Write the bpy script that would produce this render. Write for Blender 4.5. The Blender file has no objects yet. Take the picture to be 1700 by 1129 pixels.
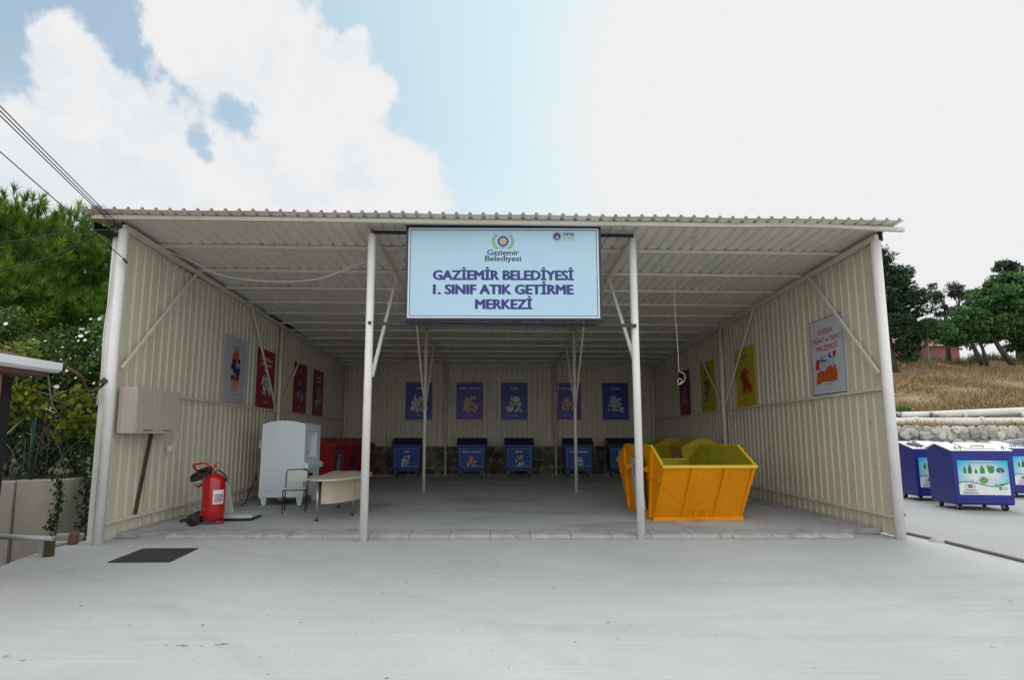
import bpy, math, random
import numpy as np
from mathutils import Vector, Matrix
R = math.radians
random.seed(7); rng = np.random.default_rng(7)
sc = bpy.context.scene
col = sc.collection

# ------------------------------------------------------------ camera, sky, sun, exposure
cam_d = bpy.data.cameras.new('camera'); cam = bpy.data.objects.new('camera', cam_d); col.objects.link(cam)
cam.location = (0, 0, 1.5); cam.rotation_euler = (R(90 + 6.622), 0, 0)
cam_d.sensor_width = 36; cam_d.lens = 870 / 1700 * 36
cam_d.shift_x = 21 / 1700; cam_d.shift_y = 59.5 / 1700
cam_d.clip_start = .05; cam_d.clip_end = 1500
sc.camera = cam
sc.view_settings.view_transform = 'Standard'; sc.view_settings.look = 'None'
sc.view_settings.exposure = 0.26; sc.view_settings.gamma = 1
SUN_EL, SUN_AZ = 62, 25          # the sun stands behind the shed, veiled by cloud; azimuth clockwise from +Y
sdir = Vector((math.cos(R(SUN_EL)) * math.sin(R(SUN_AZ)), math.cos(R(SUN_EL)) * math.cos(R(SUN_AZ)), math.sin(R(SUN_EL))))
sun_d = bpy.data.lights.new('sun', 'SUN'); sun = bpy.data.objects.new('sun', sun_d); col.objects.link(sun)
sun_d.energy = 1.2; sun_d.angle = R(24); sun_d.color = (1, .97, .92)
sun.rotation_euler = (-sdir).to_track_quat('-Z', 'Y').to_euler(); sun.location = (20, 30, 60)

world = bpy.data.worlds.new('World'); sc.world = world; world.use_nodes = True
wt = world.node_tree; wt.nodes.clear()
def wn(t, **k):
    n = wt.nodes.new(t)
    for a, b in k.items(): setattr(n, a, b)
    return n
def wmath(op, a, b=None, c=None, clamp=False):
    n = wn('ShaderNodeMath', operation=op, use_clamp=clamp)
    for i, x in enumerate((a, b, c)):
        if x is None: continue
        if isinstance(x, (int, float)): n.inputs[i].default_value = x
        else: wt.links.new(x, n.inputs[i])
    return n.outputs[0]
def wramp(x, lo, hi):
    n = wn('ShaderNodeMapRange', interpolation_type='SMOOTHSTEP')
    wt.links.new(x, n.inputs[0]); n.inputs[1].default_value = lo; n.inputs[2].default_value = hi
    return n.outputs[0]
def wmix(f, a, b):
    n = wn('ShaderNodeMix', data_type='RGBA')
    wt.links.new(f, n.inputs[0])
    for s, x in ((6, a), (7, b)):
        if isinstance(x, tuple): n.inputs[s].default_value = (*x, 1)
        else: wt.links.new(x, n.inputs[s])
    return n.outputs[2]
tc = wn('ShaderNodeTexCoord'); D = tc.outputs['Generated']
sky = wn('ShaderNodeTexSky', sky_type='NISHITA', sun_disc=False)
sky.sun_elevation = R(SUN_EL); sky.sun_rotation = R(SUN_AZ); sky.air_density = 1.0; sky.dust_density = .6; sky.ozone_density = 1
def wnoise(scale, detail, rough=.55):
    n = wn('ShaderNodeTexNoise'); n.inputs['Scale'].default_value = scale; n.inputs['Detail'].default_value = detail
    n.inputs['Roughness'].default_value = rough; wt.links.new(D, n.inputs['Vector']); return n.outputs['Fac']
n_big, n_mid, n_fine = wnoise(5, 3), wnoise(11, 8, .6), wnoise(30, 6, .6)
rough_edge = wmath('ADD', wmath('MULTIPLY', wmath('SUBTRACT', n_mid, .5), 1.1), wmath('MULTIPLY', wmath('SUBTRACT', n_fine, .5), .35))
TH = R(6.622)
def sky_dir(px, py):            # azimuth and height of a spot of sky
    a = (px - 829) / 870; b = (624 - py) / 870
    return Vector((a, math.cos(TH) - b * math.sin(TH), math.sin(TH) + b * math.cos(TH))).normalized()
def blob(px, py, rx):
    c = sky_dir(px, py); r = (sky_dir(px + rx, py) - c).length
    n = wn('ShaderNodeVectorMath', operation='DISTANCE'); wt.links.new(D, n.inputs[0]); n.inputs[1].default_value = c
    return wmath('SUBTRACT', 1, wmath('DIVIDE', n.outputs['Value'], r))
clouds = [(120, 110, 80), (190, 205, 118), (300, 265, 150), (430, 120, 155), (540, 150, 110), (470, 300, 190), (390, 20, 110), (610, 290, 105),
          (150, 300, 150), (260, 330, 130), (640, 330, 110), (85, 75, 42), (590, 78, 38)]
val = None
for c in clouds:
    b = blob(*c); val = b if val is None else wmath('MAXIMUM', val, b)
for h in [(397, 204, 24), (332, 230, 18), (344, 262, 14)]:
    val = wmath('MINIMUM', val, wmath('ADD', wmath('MULTIPLY', blob(*h), -.30), .04))
cum = wramp(wmath('ADD', val, wmath('MULTIPLY', rough_edge, 1.75)), -.13, .22)
veil = wramp(wmath('ADD', blob(1330, 150, 700), wmath('MULTIPLY', n_big, .10)), -.10, .36)        # the bright overcast round the hidden sun
low = wn('ShaderNodeSeparateXYZ'); wt.links.new(D, low.inputs[0])
horizon = wramp(low.outputs[2], .52, .22)                                                         # haze thickens downwards
back = wramp(low.outputs[1], .35, -.15)                                                           # unseen cloud added behind the viewer, brightened to light the shed front
backc = wmath('MULTIPLY', back, wramp(n_mid, .36, .54))
mist = wmath('MULTIPLY', blob(60, 270, 165), 1.0, clamp=True)
mist = wmath('MULTIPLY', wramp(mist, 0, .8), .55)
rightness = wramp(low.outputs[0], -.55, .15)
base = wmix(wmath('ADD', .38, wmath('MULTIPLY', rightness, .52)), sky.outputs[0], (6.0, 7.75, 7.95))
base = wmix(mist, base, (6.6, 7.3, 7.9))
white = (7.22, 7.22, 7.27)
c1 = wmix(wmath('MULTIPLY', horizon, .9), base, white)
shade = wmix(wmath('MULTIPLY', wramp(wmath('ADD', n_mid, wmath('MULTIPLY', low.outputs[0], .35)), .42, .20), .75), white, (6.1, 6.7, 7.2))
c2 = wmix(cum, c1, shade)
c2 = wmix(veil, c2, white)
c3 = wmix(backc, c2, (14, 13.9, 13.7))
bg = wn('ShaderNodeBackground'); wt.links.new(c3, bg.inputs[0]); bg.inputs[1].default_value = .1
wo = wn('ShaderNodeOutputWorld'); wt.links.new(bg.outputs[0], wo.inputs[0])

# ------------------------------------------------------------ materials
def _nodes(name):
    m = bpy.data.materials.new(name); m.use_nodes = True
    t = m.node_tree; return m, t, t.nodes['Principled BSDF']
def mat(name, c, rough=.55, var=.12, scale=3.0, metal=0.0, bump=0.0, bscale=60.0, stretch=None, spots=None, coat=0.0, spec=.5, island=0.0):
    """colour with broad and fine variation; spots=(colour, scale, threshold) adds worn or dirty patches"""
    m, t, p = _nodes(name); N = t.nodes.new; L = t.links.new
    tcn = N('ShaderNodeTexCoord'); mp = N('ShaderNodeMapping'); L(tcn.outputs['Object'], mp.inputs[0])
    if stretch: mp.inputs['Scale'].default_value = stretch
    def noise(s, d=6, r=.6):
        n = N('ShaderNodeTexNoise'); n.inputs['Scale'].default_value = s; n.inputs['Detail'].default_value = d; n.inputs['Roughness'].default_value = r
        L(mp.outputs[0], n.inputs['Vector']); return n.outputs['Fac']
    mr = N('ShaderNodeMapRange'); L(noise(scale), mr.inputs[0]); mr.inputs[1].default_value = .3; mr.inputs[2].default_value = .7
    mx = N('ShaderNodeMix'); mx.data_type = 'RGBA'; L(mr.outputs[0], mx.inputs[0])
    mx.inputs[6].default_value = (*[x * (1 - var) for x in c], 1); mx.inputs[7].default_value = (*[min(1, x * (1 + var)) for x in c], 1)
    out = mx.outputs[2]
    if spots:
        sp = N('ShaderNodeMapRange'); L(noise(spots[1], 8, .7), sp.inputs[0]); sp.inputs[1].default_value = spots[2]; sp.inputs[2].default_value = spots[2] + .08
        m2 = N('ShaderNodeMix'); m2.data_type = 'RGBA'; L(sp.outputs[0], m2.inputs[0]); L(out, m2.inputs[6]); m2.inputs[7].default_value = (*spots[0], 1); out = m2.outputs[2]
    if island:
        g = N('ShaderNodeNewGeometry'); hs = N('ShaderNodeHueSaturation'); L(out, hs.inputs['Color'])
        r2 = N('ShaderNodeMapRange'); L(g.outputs['Random Per Island'], r2.inputs[0]); r2.inputs[3].default_value = 1 - island; r2.inputs[4].default_value = 1 + island
        L(r2.outputs[0], hs.inputs['Value']); out = hs.outputs[0]
    L(out, p.inputs['Base Color']); p.inputs['Roughness'].default_value = rough; p.inputs['Metallic'].default_value = metal
    p.inputs['Coat Weight'].default_value = coat; p.inputs['Specular IOR Level'].default_value = spec
    if bump:
        b = N('ShaderNodeBump'); b.inputs['Strength'].default_value = bump; b.inputs['Distance'].default_value = .02
        L(noise(bscale, 5), b.inputs['Height']); L(b.outputs[0], p.inputs['Normal'])
    return m
def leafmat(name, c, isl=.45, trans=.25):
    m = mat(name, c, .6, .25, .9, island=isl, spec=.25)
    t = m.node_tree; p = t.nodes['Principled BSDF']; src = p.inputs['Base Color'].links[0].from_socket
    tr = t.nodes.new('ShaderNodeBsdfTranslucent'); ms = t.nodes.new('ShaderNodeMixShader'); t.links.new(src, tr.inputs[0])
    ms.inputs[0].default_value = trans; t.links.new(p.outputs[0], ms.inputs[1]); t.links.new(tr.outputs[0], ms.inputs[2])
    t.links.new(ms.outputs[0], t.nodes['Material Output'].inputs[0]); return m
def concrete(name, c, tracks, stain, wet=0.0):
    m, t, p = _nodes(name); N = t.nodes.new; L = t.links.new
    g = N('ShaderNodeTexCoord').outputs['Object']
    def noise(s, d=6, r=.6, sc=None, v=g):
        if sc:
            mp = N('ShaderNodeMapping'); L(v, mp.inputs[0]); mp.inputs['Scale'].default_value = sc; mp.inputs['Rotation'].default_value = (0, 0, .25); v = mp.outputs[0]
        n = N('ShaderNodeTexNoise'); n.inputs['Scale'].default_value = s; n.inputs['Detail'].default_value = d; n.inputs['Roughness'].default_value = r
        L(v, n.inputs['Vector']); return n.outputs['Fac']
    def M(op, a, b):
        n = N('ShaderNodeMath'); n.operation = op
        for i, x in enumerate((a, b)):
            if isinstance(x, (int, float)): n.inputs[i].default_value = x
            else: L(x, n.inputs[i])
        return n.outputs[0]
    def rmp(x, lo, hi, a=0., b=1.):
        n = N('ShaderNodeMapRange'); n.interpolation_type = 'SMOOTHSTEP'; L(x, n.inputs[0])
        for i, q in enumerate((lo, hi, a, b)): n.inputs[i + 1].default_value = q
        return n.outputs[0]
    def mix(f, a, b):
        n = N('ShaderNodeMix'); n.data_type = 'RGBA'; L(f, n.inputs[0])
        for s, x in ((6, a), (7, b)):
            if isinstance(x, tuple): n.inputs[s].default_value = (*x, 1)
            else: L(x, n.inputs[s])
        return n.outputs[2]
    o = mix(rmp(noise(.45, 5), .3, .7), tuple(x * .90 for x in c), tuple(x * 1.07 for x in c))
    o = mix(M('MULTIPLY', rmp(noise(1.6, 9, .7, (.16, 2.6, 1)), .50, .66), .17 + stain), o, tuple(x * .74 for x in c))      # dusty drag streaks
    o = mix(M('MULTIPLY', rmp(noise(.8, 6, .7, (.5, 1.4, 1)), .55, .75), .30), o, (c[0] * 1.10, c[1] * 1.07, c[2] * 1.02))
    warp = N('ShaderNodeVectorMath'); warp.operation = 'ADD'; L(g, warp.inputs[0])
    nn = N('ShaderNodeTexNoise'); nn.inputs['Scale'].default_value = .5; L(g, nn.inputs[0]); wv = N('ShaderNodeVectorMath'); wv.operation = 'SCALE'; L(nn.outputs['Color'], wv.inputs[0]); wv.inputs['Scale'].default_value = .5
    L(wv.outputs[0], warp.inputs[1])
    for cx, cy, rad, w, s in tracks:                                              # tyre marks: arcs of worn-in rubber dust
        d = N('ShaderNodeVectorMath'); d.operation = 'DISTANCE'; L(warp.outputs[0], d.inputs[0]); d.inputs[1].default_value = (cx, cy, 0)
        k = rmp(M('ABSOLUTE', M('SUBTRACT', d.outputs['Value'], rad), 0), w * .62, w * .3)
        k = M('MULTIPLY', M('MULTIPLY', k, rmp(noise(2.3, 7, .7), .34, .60)), s * .42)
        o = mix(k, o, tuple(x * .62 for x in c))
    o = mix(M('MULTIPLY', rmp(noise(12, 3, .5), .705, .73), .8), o, (.10, .085, .07))                                     # specks of dirt
    o = mix(M('MULTIPLY', rmp(noise(4.1, 9, .8), .64, .70), .24 + stain), o, tuple(x * .55 for x in c))
    o = mix(M('MULTIPLY', rmp(noise(42, 4, .7), .40, .66), .42), o, tuple(x * .78 for x in c)); o = mix(M('MULTIPLY', rmp(noise(120, 2, .6), .55, .72), .42), o, tuple(x * .62 for x in c)); o = mix(M('MULTIPLY', rmp(noise(17, 6, .7), .45, .7), .20), o, tuple(x * .80 for x in c)); o = mix(M('MULTIPLY', rmp(noise(5, 9, .8, (.12, 5, 1)), .54, .62), .42), o, (c[0] * 1.22, c[1] * 1.2, c[2] * 1.18)); o = mix(M('MULTIPLY', rmp(noise(6, 9, .8, (.10, 6, 1)), .56, .62), .44), o, (c[0] * .72, c[1] * .70, c[2] * .66))
    if wet: o = mix(M('MULTIPLY', rmp(noise(.7, 7, .68, (.6, 1.6, 1)), .50, .64), wet), o, tuple(x * .45 for x in c))
    L(o, p.inputs['Base Color']); p.inputs['Roughness'].default_value = .85; p.inputs['Specular IOR Level'].default_value = .3
    b = N('ShaderNodeBump'); b.inputs['Strength'].default_value = .25; b.inputs['Distance'].default_value = .01; L(noise(90, 4), b.inputs['Height']); L(b.outputs[0], p.inputs['Normal'])
    return m

YARD = concrete('yard_concrete', (.460, .469, .476), [(-9, -3, 10.3, .16, .5), (-9, -3, 11.9, .16, .45), (16, -6, 14.2, .18, .5), (16, -6, 15.8, .18, .5), (3, 20, 14.1, .13, .5), (3, 20, 15.6, .13, .4), (4, 40, 35.6, .2, .35), (-2, 26, 21.6, .15, .4)], .05)
FLOOR = concrete('floor_concrete', (.43, .448, .47), [(4, 20, 8.6, .1, .6), (-6, 3, 11.2, .14, .5)], .22, .55)
ROAD = concrete('side_road_concrete', (.375, .38, .385), [(20, 4, 9.5, .14, .5), (22, 2, 12.2, .16, .5)], .12)
KERB = mat('kerb_concrete', (.34, .34, .34), .9, .2, 4, bump=.4, bscale=50, spots=((.22, .21, .2), 3.2, .58))
CREAM = mat('cream_sheet_metal', (.60, .565, .455), .45, .07, 1.5, bump=.05, bscale=8, spots=((.30, .26, .19), 5, .63), stretch=(1, 1, .35))
DARKTRIM = mat('dark_oxide_primer', (.028, .014, .012), .7, .3, 6)
SEAM = mat('dark_sheet_joint', (.10, .09, .07), .8, .3, 3)  # dark strips marking the lapped joints between wall sheets
ROOFM = mat('cream_roof_metal', (.75, .72, .645), .48, .08, 1.2, bump=.05, bscale=8, spots=((.36, .32, .26), 4, .64), stretch=(1, .3, 1))
PAINT = mat('white_post_paint', (.72, .715, .69), .4, .05, 3, bump=.06, bscale=14, spots=((.42, .36, .28), 9, .70))
CREAMT = mat('cream_tube_paint', (.64, .605, .53), .45, .08, 3, spots=((.35, .26, .18), 10, .71))
RUST = mat('rusty_steel', (.075, .042, .032), .85, .3, 12, bump=.3, bscale=60)
BLACKM = mat('black_steel', (.015, .015, .018), .45, .2, 8)
NAVY = mat('navy_frame', (.014, .018, .035), .35, .1, 4)
RUBBER = mat('black_rubber', (.014, .014, .015), .75, .3, 10)
WHITE = mat('white_paint', (.74, .75, .77), .4, .04, 3, spots=((.5, .5, .5), 6, .72))
CABW = mat('blue_white_enamel', (.74, .82, .90), .35, .03, 2, spots=((.55, .6, .66), 5, .70))
GREYM = mat('galvanised_grey', (.36, .38, .40), .45, .15, 5, metal=.3)
GLOSSRED = mat('gloss_red', (.42, .006, .008), .25, .08, 3, coat=.3)
BINRED = mat('red_bin_paint', (.32, .008, .010), .45, .12, 3)
BINBLUE = mat('blue_bin_paint', (.012, .065, .19), .42, .12, 3)
LIDBLUE = mat('dark_blue_lid', (.009, .026, .085), .4, .12, 3)
DEEPBLUE = mat('deep_blue_bin_plastic', (.009, .014, .215), .36, .12, 2)
BINYEL = mat('yellow_bin_plastic', (.46, .40, .010), .45, .12, 3)
SKIP = mat('orange_skip_paint', (.78, .29, .001), .5, .10, 2.2, spots=((.22, .085, .02), 13, .625), bump=.08, bscale=7, spec=.25)
SKIPY = mat('yellow_skip_rim', (.60, .43, .012), .45, .12, 5, spots=((.22, .12, .03), 9, .68))
SKIPIN = mat('skip_inside', (.36, .33, .02), .6, .2, 3, spots=((.2, .15, .04), 5, .62))
DESKW = mat('pale_desk_laminate', (.56, .50, .40), .4, .08, 2, stretch=(1, 1, 14))
OAK = mat('ash_laminate', (.47, .42, .37), .5, .14, 3, stretch=(9, 9, .5))
CHAIRG = mat('pale_green_ply', (.55, .58, .50), .45, .08, 4)
CHROME = mat('brushed_steel', (.45, .43, .40), .3, .1, 6, metal=.8)
SCALE = mat('grey_green_enamel', (.42, .48, .46), .4, .08, 4)
BRASS = mat('brass', (.45, .32, .12), .35, .15, 8, metal=.8)
CABLE = mat('black_cable', (.02, .02, .022), .6, .1, 8)
WCABLE = mat('white_cable', (.72, .71, .68), .5, .05, 8)
HOSE = mat('brown_hose', (.10, .05, .03), .7, .3, 20)
STONE = mat('wall_stone', (.44, .42, .385), .9, .3, 3, bump=.7, bscale=10, island=.35, spots=((.2, .19, .17), 3, .6))
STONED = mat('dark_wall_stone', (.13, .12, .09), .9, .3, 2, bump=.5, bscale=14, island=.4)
MORTAR = mat('mortar', (.27, .26, .24), .95, .2, 5, bump=.4, bscale=30)
OLDCON = mat('old_concrete', (.37, .365, .325), .9, .18, 1.4, bump=.3, bscale=20, stretch=(1, 1, .4), spots=((.15, .14, .12), 2.2, .62))
SOIL = mat('soil', (.12, .09, .06), .95, .3, 2, bump=.4, bscale=12)
STRAW = mat('dry_hill_earth', (.215, .15, .078), .95, .3, .5, bump=.5, bscale=6, spots=((.10, .065, .04), 1.1, .54))
STRAWB = mat('straw_blades', (.33, .23, .105), .8, .2, .4, island=.45)
GRASSB = mat('green_blades', (.10, .15, .04), .8, .25, .4, island=.45)
PIPEW = mat('pale_pipe', (.62, .61, .58), .5, .1, 2, spots=((.4, .37, .32), 3, .64))
PINK = mat('pink_render', (.42, .16, .17), .85, .1, 1)
ROOFT = mat('red_roof_tile', (.30, .09, .08), .8, .2, 4, bump=.4, bscale=20)
SALMON = mat('salmon_render', (.42, .22, .16), .9, .1, 2, bump=.2, bscale=40)
TILE = mat('brown_clay_tile', (.10, .045, .035), .8, .25, 5, bump=.3, bscale=20)
BARK = mat('bark', (.085, .065, .05), .95, .3, 5, bump=.8, bscale=16, stretch=(1, 1, .3))
BARKP = mat('pale_bark', (.24, .21, .18), .95, .2, 5, bump=.5, bscale=16)
PINEL = leafmat('pine_needles', (.15, .27, .035), .5, .45); PINED = leafmat('old_pine_needles', (.075, .15, .022), .5, .35)
HEDGEL = leafmat('hedge_leaf', (.10, .17, .04), .5, .35); HEDGED = leafmat('dark_hedge_leaf', (.042, .085, .024), .5, .3)  # second tint is a darker green, mixed at random among the leaves
VINEL = leafmat('yellowing_vine_leaf', (.17, .19, .018), .4); IVYL = leafmat('ivy_leaf', (.035, .085, .028), .4)
PETAL = mat('white_petal', (.80, .80, .82), .6, .05, 4)
CYPL = leafmat('dark_conifer_leaf', (.032, .062, .03), .5, .12); CYPG = leafmat('grey_conifer_leaf', (.050, .065, .050), .5, .12)
BROADL = leafmat('broad_leaf', (.10, .20, .06), .5, .4); BROADD = leafmat('broad_leaf_deep', (.052, .125, .052), .5, .35)
COVER = mat('cast_iron', (.048, .051, .058), .6, .2, 10, metal=.3)
def flat(name, c, rough=.45): return mat(name, c, rough, .03, 4)
INK = flat('navy_ink', (.030, .026, .21)); DARKINK = flat('dark_ink', (.022, .018, .08)); WINK = flat('white_ink', (.72, .74, .78)); REDINK = flat('red_ink', (.42, .012, .018))
ORANGE = flat('orange_print', (.50, .085, .012)); CORAL = flat('coral_print', (.55, .24, .17)); BLUEP = flat('blue_print', (.05, .09, .30)); PALEB = flat('pale_blue_print', (.38, .46, .66))
GREENP = flat('green_print', (.02, .26, .06)); DGREEN = flat('dark_green_print', (.012, .13, .05)); GREYP = flat('grey_print', (.38, .38, .36)); TEAL = flat('teal_print', (.02, .13, .16))
LIME = flat('laurel_green', (.17, .38, .10)); GOLD = flat('gold_print', (.55, .36, .12)); CREAMP = flat('cream_print', (.62, .57, .48)); MAROON = flat('maroon_print', (.20, .012, .02)); OLIVE = flat('olive_lettering', (.34, .42, .16))
SIGNB = mat('light_blue_sign_sheet', (.425, .635, .78), .5, .03, .6); SIGNW = flat('sign_border_white', (.72, .78, .86))
P_GREY = mat('grey_poster', (.42, .45, .50), .4, .04, 1); P_RED = mat('red_poster', (.26, .008, .022), .4, .08, 1); P_YEL = mat('yellow_poster', (.46, .38, .008), .4, .06, 1)
P_BLUE = mat('blue_poster', (.016, .045, .32), .4, .25, .8); P_VIOL = mat('violet_blue_poster', (.075, .045, .34), .4, .3, .8); P_WHITE = mat('white_poster', (.50, .54, .60), .4, .03, 1); P_DKRED = mat('dark_red_poster', (.20, .006, .03), .4, .1, 1)
STICKB = mat('blue_sticker', (.015, .085, .40), .35, .12, 1.2); STICKR = mat('red_sticker', (.16, .012, .035), .35, .12, 1.2); STICKY = mat('yellow_sticker', (.30, .24, .05), .4, .1, 1)
def cyan_sticker():
    m, t, p = _nodes('cyan_white_print'); N = t.nodes.new; L = t.links.new
    g = N('ShaderNodeTexCoord'); mp = N('ShaderNodeMapping'); L(g.outputs['Object'], mp.inputs[0]); mp.inputs['Location'].default_value = (0, 0, -.08); mp.inputs['Scale'].default_value = (1.6, 0, 2.1)
    ln = N('ShaderNodeVectorMath'); ln.operation = 'LENGTH'; L(mp.outputs[0], ln.inputs[0])
    cr = N('ShaderNodeValToRGB'); L(ln.outputs['Value'], cr.inputs[0]); e = cr.color_ramp.elements
    e[0].position = .35; e[0].color = (.68, .74, .76, 1); e[1].position = .95; e[1].color = (.010, .44, .68, 1)
    L(cr.outputs[0], p.inputs['Base Color']); p.inputs['Roughness'].default_value = .35; return m
CYAN = cyan_sticker()

# ------------------------------------------------------------ mesh helpers
class MB:
    def __init__(s): s.v = []; s.f = []; s.m = []; s.sm = []
    def add(s, vs, fs, mi=0, smooth=False):
        o = len(s.v); s.v += [tuple(v) for v in vs]
        for f in fs: s.f.append([o + i for i in f]); s.m.append(mi); s.sm.append(smooth)
        return s
    def box(s, x0, x1, y0, y1, z0, z1, mi=0, M=None):
        vs = [Vector((x, y, z)) for z in (z0, z1) for y in (y0, y1) for x in (x0, x1)]
        if M is not None: vs = [M @ v for v in vs]
        return s.add(vs, [(0, 2, 3, 1), (4, 5, 7, 6), (0, 1, 5, 4), (2, 6, 7, 3), (0, 4, 6, 2), (1, 3, 7, 5)], mi)
    def beam(s, p0, p1, w, h, mi=0, up=(0, 0, 1)):
        p0, p1 = Vector(p0), Vector(p1); d = (p1 - p0).normalized(); x = d.cross(Vector(up))
        if x.length < 1e-4: x = d.cross(Vector((0, 1, 0)))
        x.normalize(); y = x.cross(d); vs = []
        for p in (p0, p1):
            for a, b in ((-1, -1), (1, -1), (1, 1), (-1, 1)): vs.append(p + x * a * w / 2 + y * b * h / 2)
        return s.add(vs, [(0, 1, 2, 3), (7, 6, 5, 4), (0, 4, 5, 1), (1, 5, 6, 2), (2, 6, 7, 3), (3, 7, 4, 0)], mi)
    def tube(s, pts, r, n=10, mi=0, caps=True):
        pts = [Vector(p) for p in pts]; rs = r if isinstance(r, (list, tuple)) else [r] * len(pts)
        vs = []; ref = None
        for i, p in enumerate(pts):
            d = (pts[min(i + 1, len(pts) - 1)] - pts[max(i - 1, 0)]).normalized()
            if ref is None: ref = Vector((0, 0, 1)) if abs(d.z) < .9 else Vector((1, 0, 0))
            x = (ref - d * ref.dot(d)).normalized(); y = d.cross(x); ref = x
            for k in range(n):
                a = 2 * math.pi * k / n; vs.append(p + (x * math.cos(a) + y * math.sin(a)) * rs[i])
        o = len(s.v); s.v += [tuple(v) for v in vs]
        for i in range(len(pts) - 1):
            for k in range(n):
                s.f.append([o + i * n + k, o + i * n + (k + 1) % n, o + (i + 1) * n + (k + 1) % n, o + (i + 1) * n + k]); s.m.append(mi); s.sm.append(True)
        if caps:
            s.f.append([o + k for k in reversed(range(n))]); s.m.append(mi); s.sm.append(False)
            e = o + (len(pts) - 1) * n; s.f.append([e + k for k in range(n)]); s.m.append(mi); s.sm.append(False)
        return s
    def lathe(s, prof, c=(0, 0, 0), n=24, mi=0, M=None):
        vs = []
        for r, z in prof:
            for k in range(n):
                a = 2 * math.pi * k / n; v = Vector((r * math.cos(a), r * math.sin(a), z))
                if M is not None: v = M @ v
                vs.append(v + Vector(c))
        fs = [(i * n + k, i * n + (k + 1) % n, (i + 1) * n + (k + 1) % n, (i + 1) * n + k) for i in range(len(prof) - 1) for k in range(n)]
        return s.add(vs, fs, mi, True)
    def prism(s, poly, d, mi=0):
        """poly: 3-D outline, d: extrusion vector"""
        n = len(poly); d = Vector(d); vs = [Vector(p) for p in poly] + [Vector(p) + d for p in poly]
        return s.add(vs, [tuple(range(n)), tuple(reversed(range(n, 2 * n)))] + [(i, n + i, n + (i + 1) % n, (i + 1) % n) for i in range(n)], mi)
    def disc(s, cx, cz, r, y, mi=0, n=18, rz=None, th=.0012):
        pts = [(cx + r * math.cos(2 * math.pi * k / n), y, cz + (rz or r) * math.sin(2 * math.pi * k / n)) for k in range(n)]
        return s.prism(pts, (0, th, 0), mi)
    def build(s, name, mats, parent=None, bevel=0, seg=2, loc=None):
        me = bpy.data.meshes.new(name); me.from_pydata(s.v, [], s.f)
        for m in (mats if isinstance(mats, (list, tuple)) else [mats]): me.materials.append(m)
        me.polygons.foreach_set('material_index', s.m); me.polygons.foreach_set('use_smooth', s.sm); me.update()
        o = bpy.data.objects.new(name, me); col.objects.link(o)
        if parent is not None: o.parent = parent
        if loc is not None: o.location = loc
        if bevel:
            b = o.modifiers.new('bevel', 'BEVEL'); b.width = bevel; b.segments = seg; b.limit_method = 'ANGLE'; b.angle_limit = R(35)
        return o
def tag(o, label=None, cat=None, group=None, kind=None):
    for k, v in (('label', label), ('category', cat), ('group', group), ('kind', kind)):
        if v: o[k] = v
    return o
def thing(name, label, cat, loc=(0, 0, 0), rz=0, group=None):
    o = bpy.data.objects.new(name, None); col.objects.link(o); o.location = loc; o.rotation_euler = (0, 0, rz); o.empty_display_size = .1
    return tag(o, label, cat, group)
def copy_tree(o, parent=None):
    c = o.copy(); col.objects.link(c)
    if parent is not None: c.parent = parent
    for ch in list(o.children): copy_tree(ch, c)
    return c
def struct(o): o['kind'] = 'structure'; return o
_tc = {}
def glyphs(text, bold):
    if (text, bold) in _tc: return _tc[(text, bold)]
    cu = bpy.data.curves.new('lettering', 'FONT'); cu.body = text; cu.size = 1; cu.offset = bold; cu.resolution_u = 3; cu.align_x = 'LEFT'
    ob = bpy.data.objects.new('lettering', cu); col.objects.link(ob); dg = bpy.context.evaluated_depsgraph_get(); dg.update()
    me = bpy.data.meshes.new_from_object(ob.evaluated_get(dg)); vs = [tuple(v.co) for v in me.vertices]; fs = [tuple(p.vertices) for p in me.polygons]
    bpy.data.objects.remove(ob); bpy.data.curves.remove(cu); bpy.data.meshes.remove(me); _tc[(text, bold)] = (vs, fs); return vs, fs
def text(mb, s, cx, base, cap, y, width=None, bold=.012, mi=0, M=None):
    """lettering in the local XZ plane, facing -Y; cap: height of capitals; heavy weights are thickened stroke by stroke"""
    vs, fs = glyphs(s, 0)
    if not vs: return
    x0 = min(v[0] for v in vs) - bold; x1 = max(v[0] for v in vs) + bold; k = cap / .727; kx = (width / (x1 - x0)) if width else k
    offs = [(0, 0)] if bold < .015 else [(-bold, 0), (bold, 0), (0, bold * .5), (0, -bold * .5)] + ([(-bold * .5, bold * .4), (bold * .5, -bold * .4)] if bold > .04 else [])
    for q, (ox, oz) in enumerate(offs):
        vv = [Vector((cx + (v[0] + ox - (x0 + x1) / 2) * kx, y - q * .00012, base + (v[1] + oz) * k)) for v in vs]
        if M is not None: vv = [M @ v for v in vv]
        mb.add(vv, fs, mi)
def line(parent, m, *a, name='lettering', **k):
    mb = MB(); text(mb, *a, **k); return mb.build(name, m, parent)
def fast_mesh(name, V, F, mats, mi=None, parent=None, smooth=False):
    """V: (n,3) array, F: (m,k) int array"""
    me = bpy.data.meshes.new(name); k = F.shape[1]
    me.vertices.add(len(V)); me.vertices.foreach_set('co', V.astype(np.float32).ravel())
    me.loops.add(F.size); me.loops.foreach_set('vertex_index', F.astype(np.int32).ravel())
    me.polygons.add(len(F)); me.polygons.foreach_set('loop_start', np.arange(0, F.size, k, dtype=np.int32)); me.polygons.foreach_set('loop_total', np.full(len(F), k, dtype=np.int32))
    for m in mats: me.materials.append(m)
    if mi is not None: me.polygons.foreach_set('material_index', mi.astype(np.int32))
    me.update(calc_edges=True); me.validate()
    o = bpy.data.objects.new(name, me); col.objects.link(o)
    if parent is not None: o.parent = parent
    return o
def unit(a): return a / (np.linalg.norm(a, axis=1, keepdims=True) + 1e-9)
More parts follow.
